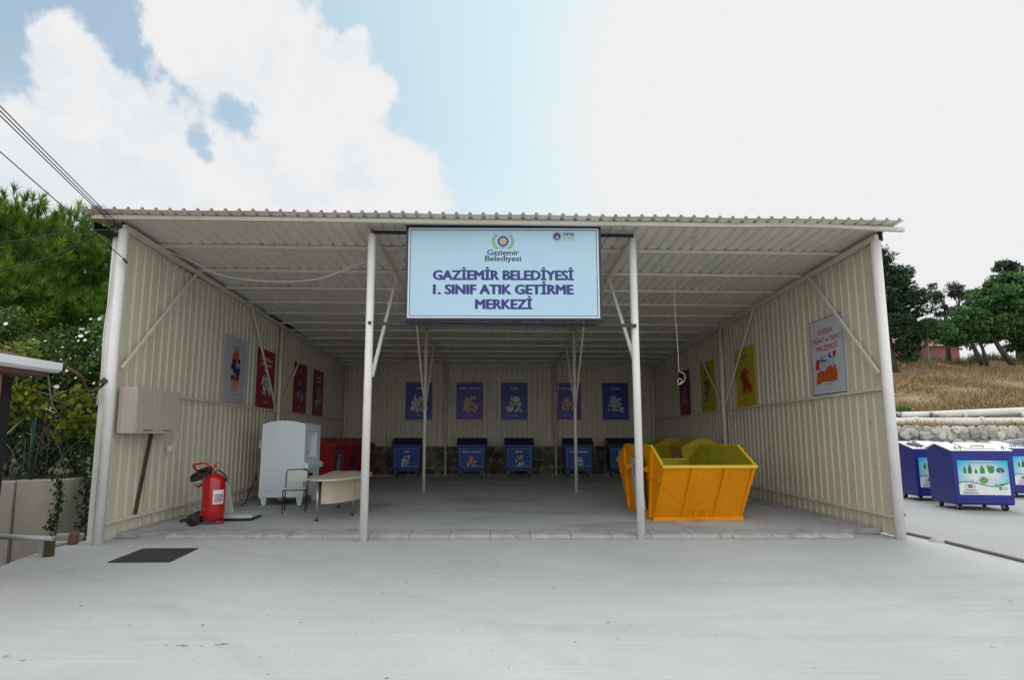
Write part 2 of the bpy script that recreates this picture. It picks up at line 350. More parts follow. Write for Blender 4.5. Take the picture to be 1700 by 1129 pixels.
def leaves(name, P, size, mats, parent=None, droop=.2, w=.55, weights=None, normal=None):
    n = len(P); d = rng.normal(size=(n, 3)); d[:, 2] -= droop; d = unit(d)
    if normal is not None: d = unit(d + normal * .8)
    s = unit(np.cross(d, rng.normal(size=(n, 3)))); L = size * (.6 + .8 * rng.random((n, 1)))
    V = np.stack([P - d * L * .5, P + s * L * w * .5, P + d * L * .5, P - s * L * w * .5], 1).reshape(-1, 3)
    F = np.arange(4 * n).reshape(n, 4); mi = rng.choice(len(mats), n, p=weights)
    return fast_mesh(name, V, F, mats, mi, parent)
def tufts(name, P, A, nn, length, width, mats, parent=None, spread=.55, weights=None):
    """bundles of needles: P tuft roots, A tuft axes"""
    n = len(P) * nn; Pp = np.repeat(P, nn, 0); Aa = np.repeat(A, nn, 0)
    d = unit(Aa + rng.normal(size=(n, 3)) * spread); st = Pp + Aa * (rng.random((n, 1)) * length * .7)
    s = unit(np.cross(d, rng.normal(size=(n, 3)))) * width; L = length * (.6 + .5 * rng.random((n, 1)))
    V = np.stack([st - s, st + s, st + d * L], 1).reshape(-1, 3); F = np.arange(3 * n).reshape(n, 3)
    mi = np.repeat(rng.choice(len(mats), len(P), p=weights), nn)
    return fast_mesh(name, V, F, mats, mi, parent)
def blades(name, P, h, w, mats, parent=None, lean=.4, weights=None):
    n = len(P); up = np.zeros((n, 3)); up[:, 2] = 1; d = unit(up + rng.normal(size=(n, 3)) * lean); s = unit(np.cross(d, rng.normal(size=(n, 3)))) * w
    L = h * (.5 + rng.random((n, 1))); V = np.stack([P - s, P + s, P + d * L], 1).reshape(-1, 3)
    return fast_mesh(name, V, np.arange(3 * n).reshape(n, 3), mats, rng.choice(len(mats), n, p=weights), parent)
def in_ball(n, c, r):
    u = unit(rng.normal(size=(n, 3))) * (rng.random((n, 1)) ** .4); return np.array(c) + u * np.array(r)
def clumps(n, c, r, nl, cr):
    C = in_ball(n, c, r); rr = cr * (.6 + .8 * rng.random(n)); P = np.concatenate([in_ball(nl, C[i], (rr[i], rr[i], rr[i] * .75)) for i in range(n)]); return P

# ------------------------------------------------------------ the ground
def sheet(name, poly, z, m):
    mb = MB(); mb.add([(x, y, z) for x, y in poly], [tuple(range(len(poly)))]); return struct(mb.build(name, m))
sheet('ground', [(-400, -400), (400, -400), (400, 400), (-400, 400)], -.95, SOIL)
mb = MB(); edge = [(-5.0, -40), (-5.25, 0), (-5.5, 5), (-5.78, 6.27), (-5.97, 6.9), (-6.02, 7.4), (-6.0, 20.6), (45, 20.6), (45, -40)]
mb.prism([(x, y, 0) for x, y in reversed(edge)], (0, 0, -.9)); struct(mb.build('concrete_yard', YARD))
mb = MB(); mb.prism([(x, y, .045) for x, y in [(-5.72, 21.2), (6.15, 21.2), (6.0, 14), (5.85, 8.5), (5.0, 8.36), (-4.9, 8.36), (-5.6, 8.05), (-5.85, 14)]], (0, 0, -.041)); struct(mb.build('shed_floor', FLOOR))
sheet('side_road', [(6.27, -40), (45, -40), (45, 17.6), (6.27, 17.6)], .004, ROAD)
mb = MB(); k = 0; x = -4.92
while x < 5.0:
    w = .598; j = random.uniform(-.006, .006); yo = .5 * (x + 4.92) / 9.9 * .05
    pr = [(x, 7.93 + yo + j, .004), (x, 7.97 + yo + j, .048 + j), (x, 8.02 + yo, .062 + j), (x, 8.42 + yo, .064 + j), (x, 8.42 + yo, .004)]
    mb.prism(pr, (w - .007, 0, 0)); x += w
struct(mb.build('kerb', KERB, bevel=.004))
mb = MB(); mb.prism([(-5.74, 7.95, .005), (-5.74, 7.95, .09), (-5.5, 7.95, .075), (-5.38, 7.95, .005)], (-.3, 12.2, 0)); mb.prism([(5.88, 8.3, .005), (5.55, 8.3, .005), (5.62, 8.3, .085), (5.88, 8.3, .1)], (.13, 12, 0))
struct(mb.build('floor_upstand', KERB, bevel=.01))
mb = MB(); mb.prism([(x, y, .72) for x, y in [(-60, 9.15), (-7.55, 9.15), (-7.55, 40), (-60, 80)][::-1]], (0, 0, -1.6)); struct(mb.build('embankment', SOIL))

# ------------------------------------------------------------ the shed
FL, FR, BL, BR = Vector((-5.6, 7.55)), Vector((5.88, 7.93)), Vector((-5.97, 20.2)), Vector((6.03, 20.5))
def zr(y): return 4.72 - .0302 * (y - 7.55)
def wl(y): return FL.x + (y - FL.y) / (BL.y - FL.y) * (BL.x - FL.x)
def wr(y): return FR.x + (y - FR.y) / (BR.y - FR.y) * (BR.x - FR.x)
shed = thing('open_shed', 'open fronted cream corrugated metal shed standing on white posts, with big sign', 'shed', (0, 7.7, 0))
SHI = Matrix.Translation((0, -7.7, 0))
def spart(mb, name, m, bevel=0, label=None):
    mb.v = [(a, b - 7.7, c) for a, b, c in mb.v]; o = mb.build(name, m, shed, bevel)
    if label: o['label'] = label
    return o
RIB = [(0, 0), (.055, 0), (.075, 1), (.105, 1), (.125, 0)]            # one trapezoid rib per pitch
def corrugated(A, B, zb, ztop, outward, pitch=.195, h=.036):
    A, B = Vector(A), Vector(B); L = (B - A).length; d = (B - A) / L; n = Vector(outward).normalized(); us = []
    k = 0
    while k * pitch < L:
        for a, b in RIB:
            if k * pitch + a < L: us.append((k * pitch + a, b * h))
        k += 1
    us.append((L, 0)); mb = MB(); vs = []
    u = .905
    while u < L:                                  # lapped sheet joints
        p = A + d * u - n * .002; q = A + d * (u + .006) - n * .002
        mb.add([(p.x, p.y, zb(p)), (q.x, q.y, zb(p)), (q.x, q.y, ztop(p) - .01), (p.x, p.y, ztop(p) - .01)], [(0, 1, 2, 3)], 1); u += .975
    for u, o in us:
        p = A + d * u + n * o; vs += [(p.x, p.y, zb(A + d * u)), (p.x, p.y, ztop(A + d * u))]
    mb.add(vs, [(2 * i, 2 * i + 2, 2 * i + 3, 2 * i + 1) for i in range(len(us) - 1)]); return mb
def solid(o, t):
    m = o.modifiers.new('sheet', 'SOLIDIFY'); m.thickness = t; m.offset = 0; return o
o = solid(spart(corrugated((wl(7.62) - .05, 7.62), (wl(20.32) - .05, 20.32), lambda p: .02, lambda p: zr(p.y) - .085, (-1, 0)), 'wall_cladding', [CREAM, SEAM], label='left wall of cream corrugated sheet'), .0025)
o = solid(spart(corrugated((wr(8.0) + .05, 8.0), (wr(20.6) + .05, 20.6), lambda p: .02, lambda p: zr(p.y) - .085, (1, 0)), 'wall_cladding', [CREAM, SEAM], label='right wall of cream corrugated sheet'), .0025)
o = solid(spart(corrugated((BL.x - .25, 20.29), (BR.x + .25, 20.61), lambda p: 1.12, lambda p: zr(p.y - p.x * .03) - .004, (0, 1)), 'wall_cladding', [CREAM, SEAM], label='dim back wall of cream corrugated sheet'), .0025)
# roof sheet: ribs run front to back
us = []; k = 0; X0, X1 = -5.98, 6.08
while X0 + k * .195 < X1:
    for a, b in RIB:
        if X0 + k * .195 + a < X1: us.append((X0 + k * .195 + a, b * .036))
    k += 1
us.append((X1, 0)); mb = MB(); NY = 14; vs = []
for i in range(NY + 1):
    for x, h in us:
        y0 = 7.34 + x * .033; y1 = 20.75 + x * .024; y = y0 + (y1 - y0) * i / NY
        vs.append((x * (1 + .045 * i / NY), y, zr(y - x * .03) + .004 + h + (.004 * math.sin(x * 3.1 + i))))
nu = len(us)
mb.add(vs, [(i * nu + j, i * nu + j + 1, (i + 1) * nu + j + 1, (i + 1) * nu + j) for i in range(NY) for j in range(nu - 1)])
solid(spart(mb, 'roof_sheet', ROOFM), .0025)
for i, y in enumerate([7.52, 8.6, 9.76, 10.81, 11.84, 12.79, 13.76, 14.6, 15.62, 16.6, 17.6, 18.49, 19.47, 20.2]):
    sl = .033 - .009 * i / 13; mb = MB(); z = zr(y) - .037
    if i == 0:
        pts = [(-5.9, y - 5.9 * sl, z), (3.6, y + 3.6 * sl, z), (4.3, y + 4.3 * sl, z + .02), (4.9, y + 4.9 * sl, z + .012), (6.2, y + 6.2 * sl, z - .03)]
        for a, b in zip(pts, pts[1:]): mb.beam(a, b, .06, .062)
    else: mb.beam((wl(y) - .02, y - 5.8 * sl, z), (wr(y) + .02, y + 5.9 * sl, z), .06, .062)
    spart(mb, 'purlin', CREAMT, .004)
def zt(y): return zr(y) - .115
for xa, ya, xb, yb in [(FL.x + .01, 7.5, BL.x + .01, 20.2), (FR.x - .01, 7.85, BR.x - .01, 20.45), (-1.95, 7.7, -2.06, 20.15), (2.09, 7.9, 2.16, 20.3)]:
    mb = MB(); mb.beam((xa, ya, zt(ya) + .002), (xb, yb, zt(yb) + .002), .06, .08); spart(mb, 'rafter', CREAMT, .004)
def post(x, y, r, m, z0=0.0, base=True):
    mb = MB(); mb.tube([(x, y, z0), (x, y, zt(y) - .04)], r, 20)
    if base: mb.box(x - r * 1.7, x + r * 1.7, y - r * 1.7, y + r * 1.7, z0 - .001, z0 + .010)
    spart(mb, 'post', m)
post(-5.6, 7.52, .066, PAINT, -.01, False); post(5.9, 7.93, .072, PAINT, -.01, False); post(-1.95, 7.73, .058, PAINT, -.01, False); post(2.093, 7.95, .058, PAINT, -.01, False)
post(-2.0, 14.1, .044, CREAMT, .045); post(2.035, 14.1, .044, CREAMT, .045)
post(wl(13.6) + .045, 13.6, .05, CREAMT, .045); post(wr(13.8) - .045, 13.8, .05, CREAMT, .045)
for x in (-2.06, 2.16): post(x, 20.2, .045, CREAMT, .045)
post(BL.x + .06, 20.1, .05, CREAMT, .045); post(BR.x - .06, 20.35, .05, CREAMT, .045)
def brace(a, b, m=CREAMT, w=.04):
    mb = MB(); mb.beam(a, b, w, w); spart(mb, 'brace', m, .003)
brace((-1.90, 7.77, 2.40), (-1.97, 9.75, zt(9.75) - .03), PAINT, .05); brace((2.07, 7.99, 2.70), (2.1, 9.8, zt(9.8) - .03), PAINT, .05)
for x in (-2.0, 2.04):
    brace((x, 14.06, 2.23), (x, 12.25, zt(12.25) - .03)); brace((x, 14.14, 2.23), (x, 15.9, zt(15.9) - .03))
for x in (-2.06, 2.16): brace((x, 20.14, 2.3), (x, 18.4, zt(18.4) - .03))
for a, b in [((7.66, 2.50), 9.45), ((13.55, 2.06), 11.82), ((13.66, 2.1), 15.55), ((20.05, 2.2), 17.9)]:
    brace((wl(a[0]) + .04, a[0], a[1]), (wl(b) + .04, b, zt(b) - .03))
for a, b in [((8.0, 2.47), 9.66), ((13.75, 2.3), 11.9), ((13.85, 2.3), 15.75), ((20.2, 2.2), 18.2)]:
    brace((wr(a[0]) - .04, a[0], a[1]), (wr(b) - .04, b, zt(b) - .03))
def girt(y0, y1, z0, z1, side, w=.045):
    mb = MB(); f = (lambda y: wl(y) - .02) if side < 0 else (lambda y: wr(y) + .02)
    mb.beam((f(y0), y0, z0), (f(y1), y1, z1), w, w); spart(mb, 'girt', CREAMT, .003)
girt(8.8, 20.1, 2.2, 2.12, -1); girt(8.0, 20.3, 2.235, 2.13, 1); girt(7.6, 20.1, .27, .4, -1); girt(8.0, 20.3, .31, .4, 1)
mb = MB(); mb.beam((BL.x, 20.24, 2.12), (BR.x, 20.5, 2.12), .045, .045); spart(mb, 'girt', CREAMT, .003)
mb = MB(); mb.beam((BL.x, 20.24, 1.2), (BR.x, 20.5, 1.2), .045, .05); spart(mb, 'girt', CREAMT, .003)
mb = MB(); mb.box(-5.93, -5.70, 7.36, 20.6, 4.50, 4.512); mb.box(-5.942, -5.93, 7.36, 20.6, 4.50, 4.64); spart(mb, 'gutter', BLACKM)
mb = MB(); mb.beam((-5.79, 7.66, -.4), (-5.79, 7.66, 4.50), .095, .085); spart(mb, 'downpipe', PAINT, .012)
mb = MB(); mb.tube([(6.0, 8.05, .0), (6.0, 8.05, 4.6)], .02, 8); mb.box(5.97, 6.06, 8.0, 8.06, .32, .36); mb.box(5.97, 6.03, 8.0, 8.06, 2.4, 2.45); spart(mb, 'downpipe', RUST)
for a, b in (((FR.x + .11, 7.9), (BR.x + .14, 20.55)), ((FL.x - .105, 7.62), (BL.x - .14, 20.3))):
    mb = MB(); mb.beam((*a, zr(a[1]) - .072), (*b, zr(b[1]) - .072), .03, .17); spart(mb, 'edge_trim', DARKTRIM)
mb = MB()
for z in (4.62, 3.19): mb.beam((-1.93, 7.74, z), (2.08, 7.88, z), .035, .045, 0)
for x, y in ((-1.935, 7.69), (2.075, 7.895)):
    for z in (4.60, 3.17): mb.box(x - .022, x + .022, y - .022, y + .03, z - .008, z + .042, 1)
spart(mb, 'sign_rail', [NAVY, RUST])

# stone plinth behind the shed's back wall
def stones(mb, x0, x1, z0, z1, y, size, mi=0):
    z = z0
    row = 0
    while z < z1:
        x = x0 + (row % 2) * size * .5
        while x < x1:
            w = size * random.uniform(.75, 1.3); h = size * random.uniform(.75, 1.0); c = Vector((x + w / 2, y + random.uniform(-.03, .05), min(z + h / 2 + random.uniform(-.04, .04), z1)))
            vs = []; n1, n2 = 7, 5; ph = random.random() * 6
            for i in range(n2 + 1):
                for k in range(n1):
                    t = math.pi * i / n2; a = 2 * math.pi * k / n1 + ph; q = random.uniform(.82, 1.1)
                    sx = abs(math.sin(t)) ** .5
                    vs.append(c + Vector((w * .53 * sx * math.cos(a) * q, size * .26 * math.copysign(abs(math.cos(t)) ** .55, math.cos(t)) * random.uniform(.85, 1.1), h * .56 * sx * math.sin(a) * q)))
            fs = [(i * n1 + k, (i + 1) * n1 + k, (i + 1) * n1 + (k + 1) % n1, i * n1 + (k + 1) % n1) for i in range(n2) for k in range(n1)]
            mb.add(vs, fs, mi, False); x += w
        z += size * .85; row += 1
pl = thing('stone_plinth', 'dark rubble stone plinth under the back wall of the shed', 'wall', (0, 20.61, 0), .0255)
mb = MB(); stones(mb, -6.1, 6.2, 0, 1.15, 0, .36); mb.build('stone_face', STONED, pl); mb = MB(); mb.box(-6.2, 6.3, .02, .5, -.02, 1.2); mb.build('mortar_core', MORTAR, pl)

# ------------------------------------------------------------ the big sign
sg = thing('sign_board', 'large light blue sign board with navy lettering hung between the two middle posts', 'sign', (.065, 7.66, 3.95), .01)
W2, H2 = 1.472, .733
mb = MB(); t = .035
mb.box(-W2, W2, -.03, .03, H2 - t, H2); mb.box(-W2, W2, -.03, .03, -H2, -H2 + t); mb.box(-W2, -W2 + t, -.03, .03, -H2 + t, H2 - t); mb.box(W2 - t, W2, -.03, .03, -H2 + t, H2 - t)
mb.build('frame', NAVY, sg, .004)
mb = MB(); mb.box(-W2 + t, W2 - t, -.018, .02, -H2 + t, H2 - t); mb.build('face_panel', SIGNB, sg)
mb = MB(); y = -.0195
def border(mb, a, b, w, y, mi):
    mb.box(-a, a, y, y + .0012, b - w, b, mi); mb.box(-a, a, y, y + .0012, -b, -b + w, mi); mb.box(-a, -a + w, y, y + .0012, -b + w, b - w, mi); mb.box(a - w, a, y, y + .0012, -b + w, b - w, mi)
border(mb, W2 - t - .001, H2 - t - .001, .022, y, 0); border(mb, W2 - t - .026, H2 - t - .026, .010, y, 1); mb.build('border_line', [SIGNW, NAVY], sg)
K = .00906                                              # metres of board per photo pixel, used for the lettering layout
def sx(px): return (px - 836) * K
def sz(py): return (454.0 - py) * K
ty = -.0205
line(sg, INK, 'GAZİEMİR BELEDİYESİ', sx(835.5), sz(466.3), 16.6 * K, ty, 234 * K, .058)
line(sg, INK, '1. SINIF ATIK GETİRME', sx(835.5), sz(490.5), 16.6 * K, ty, 233 * K, .058)
line(sg, INK, 'MERKEZİ', sx(836), sz(515.5), 16.6 * K, ty, 95 * K, .058)
line(sg, DARKINK, 'Gaziemir', sx(835), sz(424), 9.6 * K, ty, 53 * K, .02)
line(sg, DARKINK, 'Belediyesi', sx(835), sz(434.3), 9.6 * K, ty, 60 * K, .02)
line(sg, DARKINK, '1992', sx(834.5), sz(412.4), 2.6 * K, ty, 9.5 * K, .01)
def emblem(mb, cx, cz, r, y, gear, inner, core, laurel, petals=10):
    for k in range(11):
        a = 2 * math.pi * k / 11; mb.disc(cx + r * .86 * math.cos(a), cz + r * .86 * math.sin(a), r * .19, y, gear, 8)
    mb.disc(cx, cz, r * .86, y - .0003, gear, 24); mb.disc(cx, cz, r * .60, y - .0008, inner, 20); mb.disc(cx, cz, r * .46, y - .0012, core, 20)
    for s in (-1, 1):
        for k in range(petals):
            a = -.95 + 1.75 * k / (petals - 1)
            for q in (-1, 1):
                px = cx + s * r * (1.72 + .14 * q) * math.cos(a); pz = cz + r * (1.72 + .14 * q) * math.sin(a) * .92
                th = math.atan2(math.sin(a + .9 - q * .35), s * math.cos(a + .9 - q * .35)); l = r * .26; w = r * .10
                d = (math.cos(th + s * .75), math.sin(th + s * .75))
                mb.prism([(px - d[0] * l, y, pz - d[1] * l), (px - d[1] * w, y, pz + d[0] * w), (px + d[0] * l, y, pz + d[1] * l), (px + d[1] * w, y, pz - d[0] * w)], (0, .0006, 0), laurel)
mb = MB(); emblem(mb, sx(835), sz(400), 9.4 * K, ty, 0, 1, 2, 3); mb.build('emblem', [INK, CREAMP, GOLD, LIME], sg)
mb = MB(); cx, cz = sx(925.3), sz(391.3)
for k in range(16):
    a = 2 * math.pi * k / 16; mb.disc(cx + 8.6 * K * math.cos(a), cz + 8.6 * K * math.sin(a), .9 * K, ty, 4, 6)
mb.disc(cx, cz, 6.4 * K, ty, 0, 20)
for a0, c_ in ((.4, 1), (1.9, 2), (3.4, 3), (4.9, 1)):
    mb.prism([(cx, ty - .0006, cz)] + [(cx + 5.6 * K * math.cos(a0 + q * .3), ty - .0006, cz + 5.6 * K * math.sin(a0 + q * .3)) for q in range(5)], (0, .0006, 0), c_)
mb.disc(cx + .4 * K, cz - 2.0 * K, 2.4 * K, ty - .001, 5, 12)
mb.build('round_logo', [DARKINK, TEAL, MAROON, BLUEP, LIME, PALEB], sg)
line(sg, DARKINK, 'SIFIR', sx(945), sz(390.6), 6 * K, ty, 20.4 * K, .02)
line(sg, OLIVE, 'ATIK', sx(945), sz(398.2), 6 * K, ty, 20.4 * K, .02)

# ------------------------------------------------------------ posters
def poly(mb, cx, cz, pts, y, mi, s=1.0):
    mb.prism([(cx + a * s, y, cz + b * s) for a, b in pts], (0, .0008, 0), mi)
def heap(mb, cx, cz, w, h, y, pal, n, seed, base=None):
    """a pile of little printed objects: boxes, bottles, lids and scraps"""
    r = random.Random(seed)
    for i in range(n):
        t = i / n; a = cx + r.uniform(-.5, .5) * w * (1 - .45 * t); b = cz - h * .42 + h * .84 * t + r.uniform(-.05, .05) * h; s = w * r.uniform(.08, .15); yy = y - .0005 * (i + 1); k = r.choice(pal); an = r.uniform(-.9, .9)
        ca, sa = math.cos(an), math.sin(an); sh = r.choice('rdbt')
        if sh == 'r': q = [(-1, -.7), (1, -.7), (1, .7), (-1, .7)]
        elif sh == 'd': q = [(math.cos(u * .7), .8 * math.sin(u * .7)) for u in range(9)]
        elif sh == 'b': q = [(-.45, -1.3), (.45, -1.3), (.45, .5), (.18, .9), (.18, 1.3), (-.18, 1.3), (-.18, .9), (-.45, .5)]
        else: q = [(-1, -.6), (1, -.8), (.5, .8), (-.4, .6)]
        poly(mb, a, b, [(u * ca - v * sa, u * sa + v * ca) for u, v in q], yy, k, s)
        poly(mb, a + s * .12, b + s * .1, [((u * ca - v * sa) * .45, (u * sa + v * ca) * .45) for u, v in q], yy - .0003, r.choice(pal), s)
def poster(label, w, h, loc, rz, pm, lines, tm, pal, seed, cap=.085, group=None, tw=.8, edge=None, kind=None):
    p = thing('poster', label, 'poster', loc, rz, group)
    mb = MB(); mb.box(-w / 2, w / 2, -.008, .006, -h / 2, h / 2); mb.build('panel', pm, p, .003)
    mb = MB(); border(mb, w / 2 - .001, h / 2 - .001, .012, -.0095, 0); mb.build('edge_strip', edge or pm, p)
    zc = h / 2 - .19
    for i, q in enumerate(lines):
        vs, _ = glyphs(q, 0); wd = (max(v[0] for v in vs) - min(v[0] for v in vs)) * cap / .727
        line(p, tm, q, 0, zc - i * cap * 1.6 - cap, cap, -.0095, min(wd * .92, w * tw), .02, name='title')
    mb = MB()
    if kind == 'rubble':                            # red bricks under a heap of grey rubble
        for i, (a, b, c, d) in enumerate([(-.33, -.19, .2, .28), (-.16, -.2, .18, .2), (.0, -.18, .18, .24), (.14, -.2, .17, .22), (.24, -.17, .16, .26), (-.22, -.06, .2, .2), (-.02, -.05, .22, .2), (.16, -.05, .2, .2)]):
            poly(mb, a, b, [(-c / 2, -d / 2), (c / 2 - .03, -d / 2), (c / 2 + .02, d / 2), (-c / 2 + .04, d / 2)], -.0098 - i * .0004, 0)
        poly(mb, -.34, .12, [(-.09, -.11), (.03, -.13), (.09, .1), (-.04, .12)], -.0125, 3); poly(mb, .16, .27, [(-.13, -.07), (.09, -.06), (.16, .09), (-.1, .07)], -.0125, 3)
        r = random.Random(4)
        for i in range(26): mb.disc(r.uniform(-.24, .3) * (1 - i / 60), .02 + .011 * i + r.uniform(-.03, .03), r.uniform(.035, .075), -.0135 - i * .0003, r.choice((1, 2, 2, 1, 4)), 7)
        for a, b in ((.40, -.02), (.33, -.1), (-.42, -.12)): mb.disc(a, b, .045, -.0135, 2, 7)
        mb.v = [(a * .86, b, c * .80 - .23) for a, b, c in mb.v]; mats_ = [ORANGE, BLUEP, PALEB, REDINK, GREYP]
    elif kind == 'clothes':                         # a basket heaped with clothes under a rounded red top
        poly(mb, .0, -.30, [(-.17, .14), (.17, .14), (.14, -.15), (-.14, -.15)], -.0100, 1); poly(mb, 0, -.17, [(-.2, .03), (.2, .03), (.19, -.05), (-.19, -.05)], -.0106, 5)
        mb.disc(0, .24, .15, -.0100, 0, 18, .2); r = random.Random(9)
        for i in range(22): poly(mb, r.uniform(-.17, .17), -.11 + .015 * i, [(-.07, -.05), (.05, -.06), (.08, .03), (-.02, .07)], -.0112 - i * .0003, r.choice((2, 2, 3, 4, 0, 2)))
        mats_ = [ORANGE, CORAL, DARKINK, BLUEP, PALEB, MAROON]
    else:
        mats_ = pal; heap(mb, 0, -.10, w * .58, h * .42, -.0098, list(range(len(pal))), 40, seed)
    mb.build('illustration', mats_, p)
    mb = MB(); text(mb, 'ATIK KODU', 0, -h / 2 + .17, .026, -.0095, w * .22, .03); mb.build('caption', tm, p)
    return p
zc, hh = 2.90, 1.47
def onleft(y): return (wl(y) + .055 - .085, y, zc)
def onright(y): return (wr(y) - .055 + .085, y, zc)
AL = R(90) + math.atan2(.37, 12.65); AR = R(-90) + math.atan2(-.15, 12.57)
poster('grey poster of a clothes basket on the left wall', .95, 1.42, (wl(11.28) - .03, 11.28, 2.93), AL, P_GREY, ['TEKSTİL'], DARKINK, None, 1, .07, 'wall posters', .5, GREYM, 'clothes')
poster('red poster with three title lines on the left wall', 1.05, 1.47, (wl(12.9) - .03, 12.9, zc), AL, P_RED, ['ELEKTRİKLİ ve', 'ELEKTRONİK', 'EŞYA'], WINK, [WINK, TEAL, GREYP, DARKINK, PALEB], 2, .085, 'wall posters')
poster('red poster titled PİL on the left wall', 1.05, 1.47, (wl(15.35) - .03, 15.35, zc), AL, P_RED, ['PİL'], WINK, [BLUEP, DARKINK, PALEB, MAROON], 3, .085, 'wall posters')
poster('red poster farthest back on the left wall', 1.03, 1.47, (wl(17.02) - .03, 17.02, zc), AL, P_RED, ['FLORESAN', 'LAMBA'], WINK, [GREYP, MAROON, PALEB], 4, .085, 'wall posters')
poster('white poster of red bricks and rubble on the right wall', .97, 1.39, (wr(9.36) + .03, 9.36, 2.955), AR, P_WHITE, ['KARIŞIK', 'İNŞAAT ve YIKINTI', 'MALZEMESİ'], REDINK, None, 5, .095, 'wall posters', .86, NAVY, 'rubble')
poster('yellow poster titled AHŞAP on the right wall', 1.0, 1.45, (wr(12.62) + .03, 12.62, 2.93), AR, P_YEL, ['AHŞAP'], DARKINK, [MAROON, MAROON, ORANGE, REDINK], 6, .085, 'wall posters')
poster('yellow poster with a two line title on the right wall', 1.0, 1.46, (wr(15.0) + .03, 15.0, 2.92), AR, P_YEL, ['BİTKİSEL', 'ATIK YAĞ'], DARKINK, [DGREEN, DARKINK, OLIVE], 7, .085, 'wall posters')
poster('dark red poster farthest back on the right wall', .95, 1.47, (wr(16.95) + .03, 16.95, zc), AR, P_DKRED, ['AKÜ'], WINK, [MAROON, GREYP, BLUEP], 8, .075, 'wall posters')
def onback(x): return (x, 20.27 + .025 * (x + 6) - .0, 2.85)
for lab, x, pm, ln, pal, sd in [('blue poster titled CAM on the back wall', -3.13, P_BLUE, ['CAM'], [CREAMP, GREYP, WINK], 11), ('violet poster titled KAĞIT ve KARTON on the back wall', -1.15, P_VIOL, ['KAĞIT ve KARTON'], [CORAL, GOLD, CREAMP, CORAL], 12),
                            ('blue poster titled METAL on the back wall', .58, P_BLUE, ['METAL'], [GREYP, WINK, CREAMP, DARKINK], 13), ('violet poster with a wide title behind a rear post', 2.67, P_VIOL, ['KOMPOZİT AMBALAJLAR'], [CORAL, GREYP, CREAMP, MAROON], 14),
                            ('blue poster titled PLASTİK on the back wall', 4.55, P_BLUE, ['PLASTİK'], [GREYP, CREAMP, PALEB], 15)]:
    poster(lab, 1.02, 1.48, (x, 20.255 + .025 * (x + 5.97), 2.86), .025, pm, ln, WINK, pal, sd, .08, 'wall posters', .8, BLUEP)

# ------------------------------------------------------------ bins inside the shed
def caster(r=.075, w=.045):
    mb = MB(); M = Matrix.Rotation(R(90), 4, 'Y')
    mb.lathe([(.0, -w / 2), (r * .85, -w / 2), (r, -w * .3), (r, w * .3), (r * .85, w / 2), (0, w / 2)], (0, 0, r), 16, 0, M)
    mb.lathe([(0, -w * .56), (r * .4, -w * .56), (r * .4, w * .56), (0, w * .56)], (0, 0, r), 12, 1, M)
    mb.box(-w * .8, -w * .62, -.025, .05, r * .8, r * 2 + .03, 1); mb.box(w * .62, w * .8, -.025, .05, r * .8, r * 2 + .03, 1); mb.box(-.05, .05, -.04, .06, r * 2 + .03, r * 2 + .045, 1)
    return mb
def wheelie(label, group, loc, rz, bm, lm, sm, title, pal, seed, lines=None, W=1.03, name='waste_bin'):
    b = thing(name, label, 'bin', loc, rz, group); D_ = .47; z0, z1 = .2, 1.13
    mb = MB(); w0, w1, d0, d1 = W / 2 - .05, W / 2 - .005, D_ - .1, D_ - .01
    lo = [(-w0, -d0, z0), (w0, -d0, z0), (w0, d0, z0), (-w0, d0, z0)]; hi = [(-w1, -d1, z1), (w1, -d1, z1), (w1, d1, z1), (-w1, d1, z1)]
    mb.add(lo + hi, [(3, 2, 1, 0), (4, 5, 6, 7), (0, 1, 5, 4), (1, 2, 6, 5), (2, 3, 7, 6), (3, 0, 4, 7)]); mb.box(-W / 2 - .015, W / 2 + .015, -D_ - .01, D_ + .01, z1 - .06, z1 + .004)
    for x in (-w0 * .98, w0 * .98): mb.beam((x, -d0 - .012, z0 + .02), (x * 1.09, -d1 - .016, z1 - .07), .035, .02, 0, (0, 1, 0))
    mb.build('body', bm, b, .012)
    mb = MB(); mb.prism([(-W / 2 - .03, y, z) for y, z in [(-D_ - .03, z1 + .008), (-D_ - .03, z1 + .045), (-.1, z1 + .265), (.22, z1 + .275), (D_ + .02, z1 + .09), (D_ + .02, z1 + .008)]], (W + .06, 0, 0)); mb.build('lid', lm, b, .018, 3)
    mb = MB(); mb.box(-.2, .2, -D_ - .055, -D_ - .035, z1 + .02, z1 + .035); mb.build('lid_handle', BLACKM, b)
    # sticker follows the leaning front face
    st = MB(); sl = (d1 - d0) / (z1 - z0); ang = math.atan(sl); zc_ = .70; M = Matrix.Translation((0, -(d0 + (zc_ - z0) * sl) - .004, zc_)) @ Matrix.Rotation(ang, 4, 'X')
    st.box(-.43, .43, -.002, .002, -.36, .34); s = st.build('sticker', sm, b); s.matrix_local = M
    mb = MB(); border(mb, .425, .335, .012, -.0042, 0); mb.v = [(a, q, c - .01) for a, q, c in mb.v]
    mb.build('border_line', GREYP, s)
    for i, tl in enumerate(title):
        vs, _ = glyphs(tl, 0); wd = (max(v[0] for v in vs) - min(v[0] for v in vs)) * .075 / .727; line(s, WINK, tl, 0, .17 - i * .11, .075, -.0045, min(wd * .85, .66), .03)
    line(s, WINK, 'ATIK KODU', .29, -.31, .022, -.0045, .16, .01)
    mb = MB(); heap(mb, 0, -.12, .38, .40, -.0045, list(range(len(pal))), 26, seed); mb.build('illustration', pal, s)
    for x in (-W / 2 + .13, W / 2 - .13):
        for y in (-.27, .27):
            c = caster(); c.v = [(a + x, q + y, z) for a, q, z in c.v]; c.build('wheel', [RUBBER, GREYM], b)
    return b
FZ = .045
